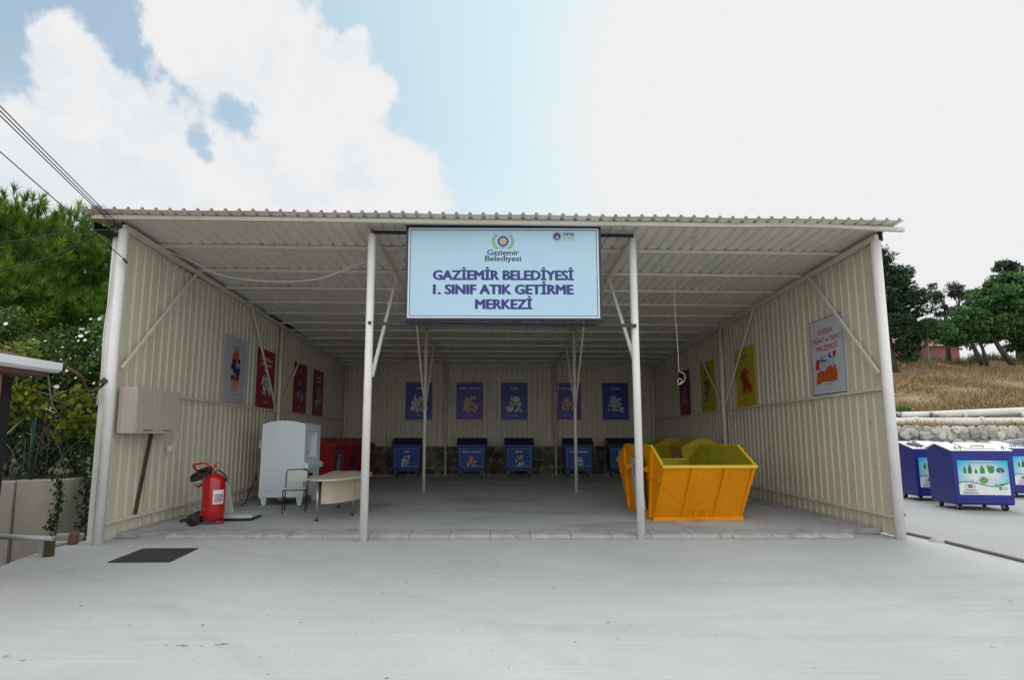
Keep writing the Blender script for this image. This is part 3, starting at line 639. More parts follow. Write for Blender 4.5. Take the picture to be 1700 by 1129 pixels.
wheelie('blue bin labelled CAM at the left of the back row', 'bins along the back wall', (-3.36, 19.5, FZ), .04, BINBLUE, LIDBLUE, STICKB, ['CAM'], [CREAMP, GREYP, WINK, CORAL], 21)
wheelie('blue bin labelled KAĞIT ve KARTON in the back row', 'bins along the back wall', (-1.0, 19.5, FZ), .0, BINBLUE, LIDBLUE, STICKB, ['KAĞIT ve KARTON'], [ORANGE, CREAMP, GOLD, ORANGE], 22)
wheelie('blue bin labelled METAL in the middle of the back row', 'bins along the back wall', (.72, 19.55, FZ), 0, BINBLUE, LIDBLUE, STICKB, ['METAL'], [GREYP, WINK, CREAMP, DARKINK], 23)
wheelie('blue bin with a wide title half behind a rear post', 'bins along the back wall', (2.88, 19.6, FZ), -.03, BINBLUE, LIDBLUE, STICKB, ['KOMPOZİT AMBALAJLAR'], [CORAL, GREYP, CREAMP, WINK], 24)
wheelie('dark blue bin labelled PLASTİK partly behind the orange skip', 'bins along the back wall', (4.5, 19.55, FZ), -.06, LIDBLUE, LIDBLUE, STICKB, ['PLASTİK'], [GREYP, PALEB, CREAMP], 25)
wheelie('red bin nearest the white cabinet', 'red bins along the left wall', (-5.2, 15.75, FZ), R(90), BINRED, BINRED, STICKR, ['FLORESAN', 'LAMBA'], [GREYP, GREYP, WINK], 26)
wheelie('red bin between the two other red bins', 'red bins along the left wall', (-5.15, 17.2, FZ), R(88), BINRED, BINRED, STICKR, ['PİL'], [BLUEP, DARKINK, MAROON], 27)
wheelie('red bin farthest back by the left corner', 'red bins along the left wall', (-5.05, 18.75, FZ), R(84), BINRED, BINRED, STICKR, ['ELEKTRONİK'], [GREYP, TEAL, WINK], 28)
wheelie('yellow bin just behind the orange skip', 'yellow bins along the right wall', (5.2, 14.2, FZ), R(-90), BINYEL, BINYEL, STICKY, ['AHŞAP'], [MAROON, ORANGE, DARKINK], 29)
wheelie('yellow bin farther back beside another yellow bin', 'yellow bins along the right wall', (5.2, 16.65, FZ), R(-90), BINYEL, BINYEL, STICKY, ['BİTKİSEL', 'ATIK YAĞ'], [DARKINK, DGREEN, GREYP], 30)

# ------------------------------------------------------------ the skip
sk = thing('skip', 'open orange steel skip with a yellow rim on the shed floor', 'skip', (3.475, 9.42, FZ), R(3.2))
WS = .79
prof = [(0, 0), (1.45, 0), (2.13, .95), (1.5, 1.28), (-.02, 1.28), (-.56, .95)]      # side outline (depth, height)
def skpanel(mb, pts, t, mi=0): mb.prism(pts, t, mi)
for s in (-1, 1):
    mb = MB(); mb.prism([(s * WS, a, b) for a, b in prof], (-s * .012, 0, 0)); mb.prism([(s * (WS - .0135), a * .985 + .01, .02 + b * .97) for a, b in prof], (-s * .004, 0, 0), 1)
    for a0, b0, a1, b1 in ((.1, .05, -.1, 1.22), (.72, .05, .72, 1.24), (1.36, .05, 1.56, 1.2)): mb.beam((s * (WS + .022), a0, b0), (s * (WS + .022), a1, b1), .06, .044, 0, (1, 0, 0))
    mb.beam((s * (WS + .016), -.38, .72), (s * (WS + .016), 1.95, .72), .05, .03, 0, (1, 0, 0))
    mb.build('side_plate', [SKIP, SKIPIN], sk, .003)
    for a in (.22, 1.2):
        mb = MB(); M = Matrix.Rotation(R(90), 4, 'Y'); mb.lathe([(0, 0), (.045, 0), (.045, .09), (.065, .09), (.065, .12), (0, .12)], (s * WS if s > 0 else -WS - .12, a, .86), 14, 0, M); mb.build('lifting_lug', SKIP, sk)
def endplate(y0, y1, out, mi=0):
    mb = MB(); mb.prism([(-WS + .013, y0, 0), (WS - .013, y0, 0), (WS - .013, y1, .95), (-WS + .013, y1, .95)], (0, -out * .012, 0), mi)
    mb.prism([(-WS + .02, y0 - out * .0135, .02), (WS - .02, y0 - out * .0135, .02), (WS - .02, y1 - out * .0135, .94), (-WS + .02, y1 - out * .0135, .94)], (0, -out * .004, 0), 1)
    for x in (-.28, .28): mb.beam((x, y0 + out * .02, .03), (x, y1 + out * .02, .92), .05, .035, 0, (0, 1, 0))
    for x in (-WS + .03, WS - .03): mb.beam((x, y0 + out * .012, .02), (x, y1 + out * .012, .92), .05, .02, 0, (0, 1, 0))
    return mb
endplate(0, -.56, -1).build('end_plate', [SKIP, SKIPIN], sk, .003); endplate(1.45, 2.13, 1, 1).build('end_plate', [SKIP, SKIPIN], sk, .003)
mb = MB(); mb.box(-WS + .02, WS - .02, .02, 1.43, .012, .03); mb.box(-WS - .01, WS + .01, -.06, .0, .0, .06, 1); mb.box(-WS - .01, WS + .01, 1.45, 1.5, .0, .06, 1); mb.build('base', [SKIPIN, SKIP], sk)
mb = MB()
for y, z in ((-.58, .955), (2.15, .955)): mb.beam((-WS - .02, y, z), (WS + .02, y, z), .06, .055)
for s in (-1, 1):
    pts = [(s * WS, -.56, .965), (s * WS, -.02, 1.295), (s * WS, 1.5, 1.295), (s * WS, 2.13, .965)]
    for a, b in zip(pts, pts[1:]): mb.beam(a, b, .045, .03)
mb.build('rim', SKIPY, sk, .006)
mb = MB(); mb.tube([(-.09, -.06, .16), (-.105, -.17, .17), (-.10, -.17, .06), (.08, -.17, .06), (.085, -.17, .17), (.07, -.06, .16)], .014, 8); mb.box(-.1, .08, -.175, -.15, .045, .06); mb.build('hook_bar', SKIP, sk)
lp = thing('leaning_sign_plate', 'white printed plate leaning against the left side of the orange skip', 'sign', (2.60, 9.95, FZ), 0)
mb = MB(); M = Matrix.Translation((.0, 0, .12)) @ Matrix.Rotation(R(-4), 4, 'Y'); mb.box(-.006, .006, -.42, .25, .03, .95, 0, M); mb.build('plate', [P_WHITE], lp)
mb = MB(); mb.box(.006, .014, -.44, .27, .02, .97, 0, M); mb.build('backing', BLACKM, lp)
mb = MB(); M2 = M @ Matrix.Translation((-.0075, -.08, .5)) @ Matrix.Rotation(R(-90), 4, 'Z')

for q, zq, cq, wq in (('İNŞAAT', .25, .07, .42), ('ATIKLARI', .13, .07, .46), ('SIFIR ATIK', -.36, .05, .4)): line(lp, INK, q, 0, zq, cq, 0, wq, .03, 0, M2)

# ------------------------------------------------------------ white collection cabinet, chair, desk
cb = thing('collection_cabinet', 'tall white steel collection cabinet with a curved top beside the left wall', 'cabinet', (-4.62, 11.3, FZ), 0)
W, Dp, z0, z1 = .46, 1.0, .17, 1.76
mb = MB(); arc = [(-W, z1 - .04)] + [(W * math.sin(R(a)) / math.sin(R(40)), z1 - .04 + .075 * (math.cos(R(a)) - math.cos(R(40))) / (1 - math.cos(R(40)))) for a in range(-32, 33, 8)] + [(W, z1 - .04)]
front = [(-W - .02, z0), (W + .0, z0)] + [(x, z) for x, z in reversed(arc)]
mb.prism([(x, 0, z) for x, z in front][::-1], (0, .02, 0)); 
mb.build('front_panel', CABW, cb, .005)
mb = MB(); inn = [(-W - .005, z0 + .005), (W - .14, z0 + .005), (W - .14, z1 - .05)] + [(min(x, W - .14), z - .01) for x, z in reversed(arc[1:-1])] + [(-W + .01, z1 - .06)]
mb.prism([(x, .021, z) for x, z in inn][::-1], (0, Dp - .03, 0)); 
# right side built up round the hatch opening
mb.box(W - .139, W - .012, .021, .22, z0 + .005, z1 - .07); mb.box(W - .139, W - .012, .78, Dp, z0 + .005, z1 - .07); mb.box(W - .139, W - .012, .221, .779, z1 - .2, z1 - .07); mb.box(W - .139, W - .012, .221, .779, z0 + .005, 1.0); mb.box(W - .139, W - .012, .02, Dp, z1 - .069, z1 - .045)
mb.build('body', CABW, cb, .004)
mb = MB(); mb.prism([(W - .012, .03, .78), (W + .07, .03, .76), (W + .085, .03, .86), (W - .012, .03, .92)], (0, Dp - .05, 0)); mb.build('chute_lip', CABW, cb, .006)
mb = MB(); mb.box(W - .0115, W - .003, .06, Dp - .06, z0 + .03, .74); mb.build('side_door', CABW, cb, .004)
mb = MB(); mb.box(W - .002, W + .012, .3, .52, .6, .66); mb.build('lock', BLACKM, cb); mb = MB(); mb.tube([(W + .0, .05, .80), (W + .03, .04, .80), (W + .03, .04, .72)], .012, 8); mb.build('handle', BLACKM, cb)
mb = MB(); mb.box(-W * .72, -W * .4, -.004, -.001, z0 + .14, z0 + .15); mb.box(W - .13, W - .125, .4, .6, 1.06, 1.12); mb.build('slot', GREYP, cb)
for x in (-W + .07, W - .09):
    for y in (.05, Dp - .1):
        mb = MB(); mb.add([(x - .035, y, 0), (x + .035, y, 0), (x + .035, y + .06, 0), (x - .035, y + .06, 0), (x - .065, y - .02, z0), (x + .065, y - .02, z0), (x + .065, y + .08, z0), (x - .065, y + .08, z0)], [(3, 2, 1, 0), (4, 5, 6, 7), (0, 1, 5, 4), (1, 2, 6, 5), (2, 3, 7, 6), (3, 0, 4, 7)]); mb.build('leg', CABW, cb, .004)

ch = thing('school_chair', 'small chair with black tube frame and pale seat beside the desk', 'chair', (-3.98, 10.42, FZ), R(15))
mb = MB(); w = .205
mb.tube([(-w, .2, 0), (-w, .2, .45), (-w - .0, .215, .74), (-w + .02, .222, .785), (-w + .06, .225, .80), (w - .06, .225, .80), (w - .02, .222, .785), (w, .215, .74), (w, .2, .45), (w, .2, 0)], .011, 8)
mb.tube([(-w, .2, .43), (-w, -.18, .43), (-w + .03, -.2, .43), (w - .03, -.2, .43), (w, -.18, .43), (w, .2, .43)], .011, 8)
for s in (-1, 1): mb.tube([(s * w, .2, .30), (s * w, -.17, .30)], .008, 8)
mb.build('frame', BLACKM, ch)
for s in (-1, 1):
    mb = MB(); mb.tube([(s * w, -.17, .43), (s * w, -.19, 0)], .011, 8); mb.build('leg', BLACKM, ch)
mb = MB(); mb.box(-w + .012, w - .012, -.19, .18, .437, .455); mb.build('seat', CHAIRG, ch, .006)
mb = MB(); mb.box(-w + .012, w - .012, .198, .212, .57, .78, 0, Matrix.Rotation(R(-2), 4, 'X')); mb.build('backrest', CHAIRG, ch, .008)

dk = thing('desk', 'curved pale laminate desk with round steel legs behind a front post', 'desk', (-2.95, 9.7, FZ), 0)
top = [(-3.301, 9.148), (-3.16, 8.99), (-3.01, 8.93), (-2.86, 8.95), (-2.745, 9.03), (-2.597, 9.35), (-2.509, 9.68), (-2.45, 10.1), (-2.55, 10.7), (-2.74, 11.1), (-3.07, 11.25), (-3.455, 11.25), (-3.5, 11.05), (-3.41, 10.5), (-3.36, 10.0), (-3.35, 9.6)]
mb = MB(); mb.prism([(a + 2.95, b - 9.7, .705) for a, b in top], (0, 0, .028)); mb.build('desk_top', DESKW, dk, .006)
for px, py in ((-3.16, 9.28), (-2.72, 9.95), (-3.3, 11.0), (-2.75, 10.9)):
    mb = MB(); mb.tube([(px + 2.95, py - 9.7, .0), (px + 2.95, py - 9.7, .70)], .022, 12); mb.tube([(px + 2.95, py - 9.7, .0), (px + 2.95, py - 9.7, .03)], .028, 12, 1); mb.build('leg', [CHROME, BLACKM], dk)
mb = MB(); arcp = [(-3.12, 9.36), (-2.98, 9.40), (-2.84, 9.6), (-2.72, 9.9), (-2.66, 10.3), (-2.68, 10.8)]
fine = []
for q in range(len(arcp) - 1):
    p0, p1, p2, p3 = (Vector(arcp[max(0, min(len(arcp) - 1, q + e))]) for e in (-1, 0, 1, 2))
    fine += [.5 * ((2 * p1) + (p2 - p0) * t + (2 * p0 - 5 * p1 + 4 * p2 - p3) * t * t + (3 * p1 - p0 - 3 * p2 + p3) * t ** 3) for t in (0, .25, .5, .75)]
fine.append(Vector(arcp[-1])); nf = len(fine); pv = []
for q, p in enumerate(fine):
    d = (fine[min(q + 1, nf - 1)] - fine[max(q - 1, 0)]).normalized(); w_ = Vector((-d.y, d.x)) * .009
    pv += [(p.x + e * w_.x + 2.95, p.y + e * w_.y - 9.7, z) for e, z in ((-1, .28), (1, .28), (1, .68), (-1, .68))]
mb.add(pv, [(4 * q + e, 4 * q + 4 + e, 4 * q + 4 + (e + 1) % 4, 4 * q + (e + 1) % 4) for q in range(nf - 1) for e in (1, 3)], 0, True)
mb.add(pv, [(4 * q + e, 4 * q + 4 + e, 4 * q + 4 + (e + 1) % 4, 4 * q + (e + 1) % 4) for q in range(nf - 1) for e in (0, 2)] + [(0, 1, 2, 3), (4 * nf - 1, 4 * nf - 2, 4 * nf - 3, 4 * nf - 4)])
mb.build('modesty_panel', DESKW, dk)
mb = MB(); mb.disc(0, 0, .035, 0, 0, 14); mb.v = [(a - .25, b_ + 1.15, .7335 + c_ * 0 + .0) if False else (a - .25, c_ + 1.15, .7335 - b_) for a, b_, c_ in mb.v]; mb.build('cable_grommet', BLACKM, dk)

# ------------------------------------------------------------ fire extinguisher and scale
ex = thing('fire_extinguisher', 'red wheeled fire extinguisher with a coiled black hose by the left wall', 'extinguisher', (-4.80, 8.98, FZ), R(15))
mb = MB(); mb.lathe([(0, .06), (.10, .065), (.15, .09), (.172, .14), (.176, .2), (.176, .68), (.168, .74), (.14, .79), (.08, .82), (.03, .83), (.03, .86), (0, .86)], (0, 0, 0), 32); mb.build('cylinder', GLOSSRED, ex)
mb = MB(); mb.tube([(-.15, .08, .3), (-.19, .1, .7), (-.28, .08, .85), (-.35, .02, .97), (-.33, .0, .985), (-.2, -.02, 1.01), (-.12, -.02, 1.0), (-.09, .02, .9), (-.08, .06, .76)], .018, 8); mb.tube([(-.12, .1, .72), (-.27, .06, .60), (-.3, .04, .66)], .02, 8); mb.build('handle', GLOSSRED, ex)
for s in (-1, 1):
    mb = MB(); M = Matrix.Rotation(R(90), 4, 'X'); mb.lathe([(0, -.03), (.085, -.03), (.1, -.018), (.1, .018), (.085, .03), (0, .03)], (-.24, s * .17, .1), 20, 0, M); mb.lathe([(0, -.034), (.04, -.034), (.04, .034), (0, .034)], (-.24, s * .17, .1), 14, 1, M); mb.build('wheel', [RUBBER, BLACKM], ex)
mb = MB(); mb.tube([(-.24, -.16, .1), (-.24, .16, .1)], .012, 8); mb.tube([(-.24, -.1, .1), (-.1, -.08, .22)], .014, 8); mb.tube([(-.24, .1, .1), (-.1, .08, .22)], .014, 8); mb.build('axle_frame', GLOSSRED, ex); mb = MB()
mb.tube([(.06, -.07, .1), (.1, -.07, .0), (.16, -.05, .0), (.17, 0, .0), (.15, .04, .1)], .013, 8); mb.tube([(.09, -.07, .05), (.15, -.03, .06)], .011, 8); mb.build('front_foot', GLOSSRED, ex)
mb = MB(); hp = []
for i in range(64):
    a = i / 64 * 2 * math.pi * 3.4; rr = .15 + .022 * math.sin(i * .33); hp.append((-.20 + rr * math.cos(a), -.03 + rr * .75 * math.sin(a), .78 + .10 * math.cos(a) * .6 + .028 * (i / 20) + .05 * math.sin(a)))
hp += [(-.02, .02, .90), (.08, -.02, .88), (.17, -.02, .80), (.185, .0, .70)]
mb.tube(hp, .013, 8); mb.build('hose', RUBBER, ex)
mb = MB(); mb.tube([(0, 0, .85), (0, 0, .93)], .022, 10, 0); mb.tube([(-.04, 0, .90), (.05, 0, .90)], .013, 8, 0); mb.tube([(-.03, -.01, .94), (.04, .01, 1.02)], .009, 6, 1); mb.tube([(.03, -.01, .94), (-.03, .01, 1.0)], .009, 6, 1); mb.tube([(0, 0, .93), (0, 0, .99)], .008, 6, 1); mb.build('valve', [BRASS, GLOSSRED], ex)
def curved_label(a0, a1, z0, z1, r, mi, mb, n=8):
    vs = []
    for i in range(n + 1):
        a = a0 + (a1 - a0) * i / n; vs += [(r * math.cos(a), r * math.sin(a), z0), (r * math.cos(a), r * math.sin(a), z1)]
    mb.add(vs, [(2 * i, 2 * i + 2, 2 * i + 3, 2 * i + 1) for i in range(n)], mi, True)
mb = MB(); A0, A1 = R(-80), R(-22)
curved_label(A0, A1, .34, .57, .1775, 0, mb); curved_label(A0 + .12, A1 - .1, .485, .50, .1782, 1, mb)
for z in (.47, .455, .44, .425): curved_label(A0 + .12, A1 - .1, z, z + .008, .1782, 1, mb)
for z in (.39, .375, .36): curved_label(A0 + .12, A1 - .25, z, z + .006, .1782, 1, mb)
curved_label(A0 + .12, A1 - .1, .40, .415, .1782, 1, mb); mb.build('label_sticker', [WINK, MAROON], ex)

ws = thing('platform_scale', 'pale grey platform scale behind the red extinguisher', 'scale', (-4.60, 9.5, FZ), R(4))
mb = MB(); mb.box(-.40, .30, -.25, .25, .05, .11); mb.build('platform', SCALE, ws, .008)
mb = MB(); mb.box(-.38, .28, -.23, .23, .015, .05)
for x in (-.34, .25):
    for y in (-.2, .2): mb.tube([(x, y, 0), (x, y, .02)], .025, 8)
mb.build('underframe', BLACKM, ws)
mb = MB(); mb.prism([(-.36, -.03, .11), (-.10, -.03, .11), (-.22, -.03, .62), (-.30, -.03, .62)], (0, .06, 0)); mb.build('column', SCALE, ws, .006)

# ------------------------------------------------------------ wall cupboard, cables and fittings
cp = thing('wall_cupboard', 'pale wood effect double door cupboard hung inside the left wall by the front post', 'cupboard', (-5.49, 8.22, 1.545), AL)
mb = MB(); mb.box(-.53, .53, -.128, .12, 0, .69); mb.build('carcass', OAK, cp, .003)
for s in (-1, 1):
    mb = MB(); mb.box(min(.003 * s, .53 * s), max(.003 * s, .53 * s), -.147, -.13, .0, .69); d = mb.build('door', OAK, cp, .003)
    mb = MB(); mb.tube([(s * .24 - .09, -.149, .05), (s * .24 - .09, -.17, .05), (s * .24 + .09, -.17, .05), (s * .24 + .09, -.149, .05)], .006, 6); mb.build('handle', BLACKM, d)
mb = MB(); mb.beam((-5.645, 8.56, 1.56), (-5.642, 8.30, .26), .05, .03, 0, (1, 0, 0)); tag(mb.build('steel_strip', RUST), 'rusty dark steel strip below the wall cupboard', 'strip')
def cable(name, pts, r, m, label, cat, n=6, group=None):
    mb = MB(); sm = []
    for i in range(len(pts) - 1):
        p0 = Vector(pts[max(i - 1, 0)]); p1 = Vector(pts[i]); p2 = Vector(pts[i + 1]); p3 = Vector(pts[min(i + 2, len(pts) - 1)])
        for k in range(6):
            t = k / 6; sm.append(.5 * ((2 * p1) + (p2 - p0) * t + (2 * p0 - 5 * p1 + 4 * p2 - p3) * t * t + (3 * p1 - p0 - 3 * p2 + p3) * t ** 3))
    sm.append(Vector(pts[-1])); mb.tube(sm, r, n); return tag(mb.build(name, m), label, cat, group)
cable('ceiling_cable', [(-5.5, 7.6, 4.60), (-5.45, 8.2, 4.53), (-5.3, 8.7, 4.50), (-4.75, 8.75, 4.25), (-3.9, 8.75, 4.15), (-3.1, 8.75, 4.2), (-2.4, 8.72, 4.45), (-2.0, 8.7, 4.55)], .0075, WCABLE, 'thin white cable sagging under the roof on the left', 'cable')
cable('hanging_cord', [(3.40, 9.9, 4.62), (3.39, 9.9, 4.0), (3.41, 9.9, 3.3), (3.42, 9.9, 2.72)], .006, WCABLE, 'white cord hanging from the roof before the right wall', 'cord')
cable('cord_loop', [(3.42, 9.9, 2.73), (3.52, 9.9, 2.68), (3.53, 9.92, 2.57), (3.44, 9.9, 2.49), (3.38, 9.88, 2.52), (3.42, 9.9, 2.60), (3.47, 9.9, 2.55), (3.39, 9.91, 2.47)], .006, WCABLE, 'tangled white loop at the end of the hanging cord', 'cord')
for o_ in list(col.objects):
    if o_.name == 'cord_loop': o_.parent = bpy.data.objects['hanging_cord']; [o_.pop(k_, None) for k_ in ('label', 'category')]
cable('floor_cable', [(-5.62, 10.1, .12), (-5.35, 9.6, .06), (-5.30, 9.3, .06), (-5.42, 9.15, .06), (-5.5, 9.35, .06), (-5.3, 9.55, .06), (-5.1, 9.6, .06), (-4.7, 9.62, .06)], .013, CABLE, 'black cable lying on the floor by the extinguisher', 'cable')
cable('wall_cable', [(-5.70, 12.5, .5), (-5.63, 12.3, .62), (-5.60, 12.2, .50), (-5.60, 11.9, .2), (-5.5, 11.6, .1), (-5.4, 11.2, .06)], .012, CABLE, 'black cable looping down the left wall by the cabinet', 'cable')
so = thing('conduit', 'white conduit with socket box on the left wall above the cabinet', 'conduit', (-5.70, 12.6, 0))
mb = MB(); mb.tube([(0, .04, 2.05), (0, .04, 1.0)], .014, 8); mb.build('pipe', CREAMT, so)
mb = MB(); mb.box(-.03, .05, -.04, .1, 1.22, 1.42); mb.build('box', WHITE, so, .006)
so = thing('socket_box', 'small white socket box with cable under the wall cupboard', 'socket', (-5.60, 9.0, 1.2))
mb = MB(); mb.box(-.03, .03, -.05, .04, .05, .14); mb.build('box', WHITE, so, .006)
mb = MB(); mb.tube([(0, .0, .14), (.02, .1, .2), (.02, .16, .32), (.02, .1, .44), (0, .04, .5)], .012, 6); mb.build('lead', WCABLE, so)

# ------------------------------------------------------------ manhole cover, drain pipe strip
mc = thing('manhole_cover', 'black square manhole cover set in the yard', 'manhole cover', (-4.34, 6.86, 0), R(2))
mb = MB(); sk_ = [(-.28, -.38), (.42, -.38), (.28, .38), (-.42, .38)]
fr = [(-.40 + .055, -.385), (.37 + .01, -.385), (.36 - .05, .385), (-.38 - .03, .385)]
mb.prism([(a, b, .012) for a, b in fr], (0, 0, -.011)); mb.build('frame', COVER, mc)
mb = MB()
q = [(a * .93, b * .93) for a, b in fr]; mb.prism([(a, b, .017) for a, b in q], (0, 0, -.0045))
for i in range(15):
    for j in range(15):
        u, v = (i + .5) / 15, (j + .5) / 15; x = (q[0][0] * (1 - u) + q[1][0] * u) * (1 - v) + (q[3][0] * (1 - u) + q[2][0] * u) * v; y = (q[0][1] * (1 - v) + q[3][1] * v)
        s = .016; d = 1 if (i + j) % 2 else -1
        mb.prism([(x - s, y - d * s * .7 - .003, .0215), (x + s, y + d * s * .7 - .003, .0215), (x + s, y + d * s * .7 + .003, .0215), (x - s, y - d * s * .7 + .003, .0215)], (0, 0, -.004))
mb.build('plate', COVER, mc)
mb = MB(); mb.tube([(6.05, 8.28, .015), (6.27, 8.25, .022), (6.30, 7.6, .022), (6.27, 6.4, .02), (6.25, 4.0, .02), (6.25, -6, .02)], .022, 8)
dp = tag(mb.build('ground_pipe', mat('dull_brown_pipe', (.16, .13, .11), .7, .2, 6)), 'thin brown pipe along the yard from the right corner post', 'pipe')
mb = MB(); mb.lathe([(.13, 0), (.11, .03), (.05, .06), (0, .065)], (6.30, 7.72, 0), 10); tag(mb.build('mortar_lump', KERB), 'grey lump of mortar over the thin pipe in the yard', 'lump')
# yellowish paint flecks in the yard
mb = MB()
for cx, cy, r_ in ((-2.30, 3.98, .030), (-2.265, 3.975, .022), (-2.03, 4.0, .034), (-1.99, 4.01, .02), (-2.14, 3.97, .012), (-2.41, 3.99, .012)):
    pts = [(cx + r_ * 1.5 * math.cos(a * .7) * random.uniform(.6, 1), cy + r_ * .6 * math.sin(a * .7) * random.uniform(.6, 1), .004) for a in range(9)]; mb.add(pts, [tuple(range(9))])
struct(mb.build('paint_stain', mat('ochre_stain', (.46, .38, .23), .9, .2, 20)))

# ------------------------------------------------------------ recycling bins out in the yard
def ybin(label, loc, rz, hole=False, open_lid=False, src=None):
    b = thing('recycling_bin', label, 'bin', loc, rz, 'deep blue recycling bins in the yard'); W, D_ = .53, .86; zb, zf, zp = .115, 1.20, 1.34
    mb = MB(); side = [(0, zf), (0, zb + .02), (.08, zb), (D_ - .08, zb), (D_, zb + .02), (D_, 1.22), (.52, zp - .005)]
    x0, x1 = -W, W
    lo = [(x0 * .97 if z < .3 else x0, y, z) for y, z in side]; hi = [(x1 * .97 if z < .3 else x1, y, z) for y, z in side]; n = len(side)
    mb.add(lo + hi, [tuple(range(n)), tuple(reversed(range(n, 2 * n)))] + [(i, n + i, n + (i + 1) % n, (i + 1) % n) for i in range(n)])
    mb.build('body', DEEPBLUE, b, .022, 3)
    def slope(y): return zf + (zp - zf) * y / .52 if y < .52 else zp - (zp - 1.22) * (y - .52) / (D_ - .52)
    mb = MB(); prof_ = [(-.025, zf + .002), (-.025, zf + .022), (.52, zp + .024), (D_ + .02, 1.245), (D_ + .02, 1.225), (.52, zp + .001)]
    mb.prism([(-W - .02, y, z) for y, z in prof_][::-1], (2 * W + .04, 0, 0)); lid = mb.build('lid', WHITE, b, .008)
    ang = math.atan2(zp - zf, .52); M = Matrix.Translation((0, 0, zf + .024)) @ Matrix.Rotation(ang, 4, 'X')
    mb = MB(); mb.box(-.22, .30, .06, .5, .006, .024, 0, M if not open_lid else M @ Matrix.Translation((0, .5, .0)) @ Matrix.Rotation(R(-24), 4, 'X') @ Matrix.Translation((0, -.5, 0))); hatch = mb.build('hatch', WHITE, lid, .006)
    mb = MB(); mb.tube([M @ Vector(p) for p in ((-.12, .09, .024), (-.12, .09, .06), (.10, .09, .06), (.10, .09, .024))], .009, 6); mb.build('handle', BLACKM, hatch)
    for xx in (-.42, -.34, .42):
        mb = MB(); mb.tube([M @ Vector(p) for p in ((xx, .03, .0), (xx, .03, .045), (xx + .01, .10, .045), (xx + .01, .10, .0))], .008, 6); mb.build('latch', BLACKM, lid)
    for xx in (-.2, .25):
        mb = MB(); mb.box(xx - .04, xx + .04, .50, .55, zp + .02, zp + .045); mb.build('hinge', BLACKM, lid)
    if hole:
        mb = MB(); mb.lathe([(0, .004), (.15, .004), (.17, .012), (.17, -.002)], (0, 0, 0), 24, 0, Matrix.Translation((-.33, .28, zf + .026 + .28 * math.tan(ang))) @ Matrix.Rotation(ang, 4, 'X')); mb.build('round_opening', BLACKM, lid)
    # printed front sheet
    st = MB(); st.box(-.5, .5, -.003, .003, -.39, .40); s = st.build('sticker', CYAN, b); s.location = (.0, -.004, .665); s.scale = (.89, 1, .87)
    y = -.0042; mb = MB()
    wav = [(-.5, -.13)] + [(-.5 + .05 * i, -.115 + .035 * math.sin(i * .33 + .3) - .06 * (i / 20) + (.05 if i > 16 else 0) * (i - 16) / 4) for i in range(1, 20)] + [(.5, -.10)]
    mb.prism([(-.5, y, -.39)] + [(a, y, c - .005) for a, c in [(.5, -.385)] + wav[::-1]], (0, .0008, 0), 0)
    for (a, c), (a2, c2) in zip(wav, wav[1:]): mb.prism([(a, y - .0006, c - .016), (a2, y - .0006, c2 - .016), (a2, y - .0006, c2 + .006), (a, y - .0006, c + .006)], (0, .0006, 0), 1)
    r = random.Random(3)
    for i in range(26):
        a = r.choice((r.uniform(-.38, -.1), r.uniform(.22, .46))); j = int((a + .5) / .05); mb.disc(a, wav[j][1] + .02 + r.uniform(0, .02), r.uniform(.006, .016), y - .001, 1, 7)
    mb.build('wave', [WINK, GREENP], s)
    mb = MB()
    def bottle(cx, w, h, mi):
        mb.prism([(cx + a * w, y, .10 + c * h) for a, c in [(-.5, 0), (.5, 0), (.5, .62), (.2, .82), (.2, 1), (-.2, 1), (-.2, .82), (-.5, .62)]], (0, .0008, 0), mi)
    bottle(-.30, .05, .15, 0); bottle(-.215, .062, .19, 1); bottle(-.115, .045, .10, 0); bottle(-.01, .08, .165, 0)
    poly(mb, .13, .18, [(-.06, .06), (-.045, -.04), (-.02, -.075), (.03, -.075), (.055, -.03), (.06, .06), (.02, .085), (-.02, .055)], y, 0); poly(mb, .10, .245, [(-.05, .0), (.0, -.03), (.03, .02), (-.02, .03)], y - .0006, 2)
    poly(mb, .285, .17, [(-.065, .03), (0, .065), (.065, .03), (.065, -.03), (0, -.065), (-.065, -.03)], y, 1); poly(mb, .285, .17, [(-.06, .028), (0, 0), (.06, .028), (0, -.004)], y - .0008, 3); poly(mb, .285, .15, [(-.004, .02), (.004, .02), (.004, -.04), (-.004, -.04)], y - .0008, 3)
    mb.disc(.0, -.04, .082, y, 1, 24); mb.disc(0, -.04, .072, y - .0008, 3, 24); mb.disc(0, -.04, .06, y - .0014, 0, 24); poly(mb, 0, -.04, [(-.02, -.03), (.025, -.02), (.03, .02), (.0, .035), (-.005, .0), (-.03, .005)], y - .002, 2)
    for k_ in range(22):
        a = -2.3 + 4.3 * k_ / 21; mb.disc(.13 + .075 * math.cos(a), -.035 + .07 * math.sin(a), .006, y, 4, 6)
    for z_ in (-.01, -.03, -.05): mb.box(.10, .17, y, y + .0008, z_, z_ + .006, 4)
    mb.v = [(a * 1.2, b, .1 + (c - .1) * 1.12) for a, b, c in mb.v]; mb.build('icons', [GREENP, DGREEN, LIME, WINK, GREYP], s)
    line(s, DARKINK, 'GERİ DÖNÜŞTÜRÜLEBİLİR AMBALAJ ATIKLARI', .0, .335, .018, y, .62, .02)
    line(s, DARKINK, 'Gaziemir', -.28, -.305, .040, y - .0006, .25, .03); line(s, DARKINK, 'Belediyesi', -.28, -.365, .040, y - .0006, .30, .03)
    line(s, DARKINK, 'SIFIR', .405, -.235, .022, y - .0006, .09, .03); line(s, TEAL, 'ATIK', .405, -.27, .022, y - .0006, .09, .03)
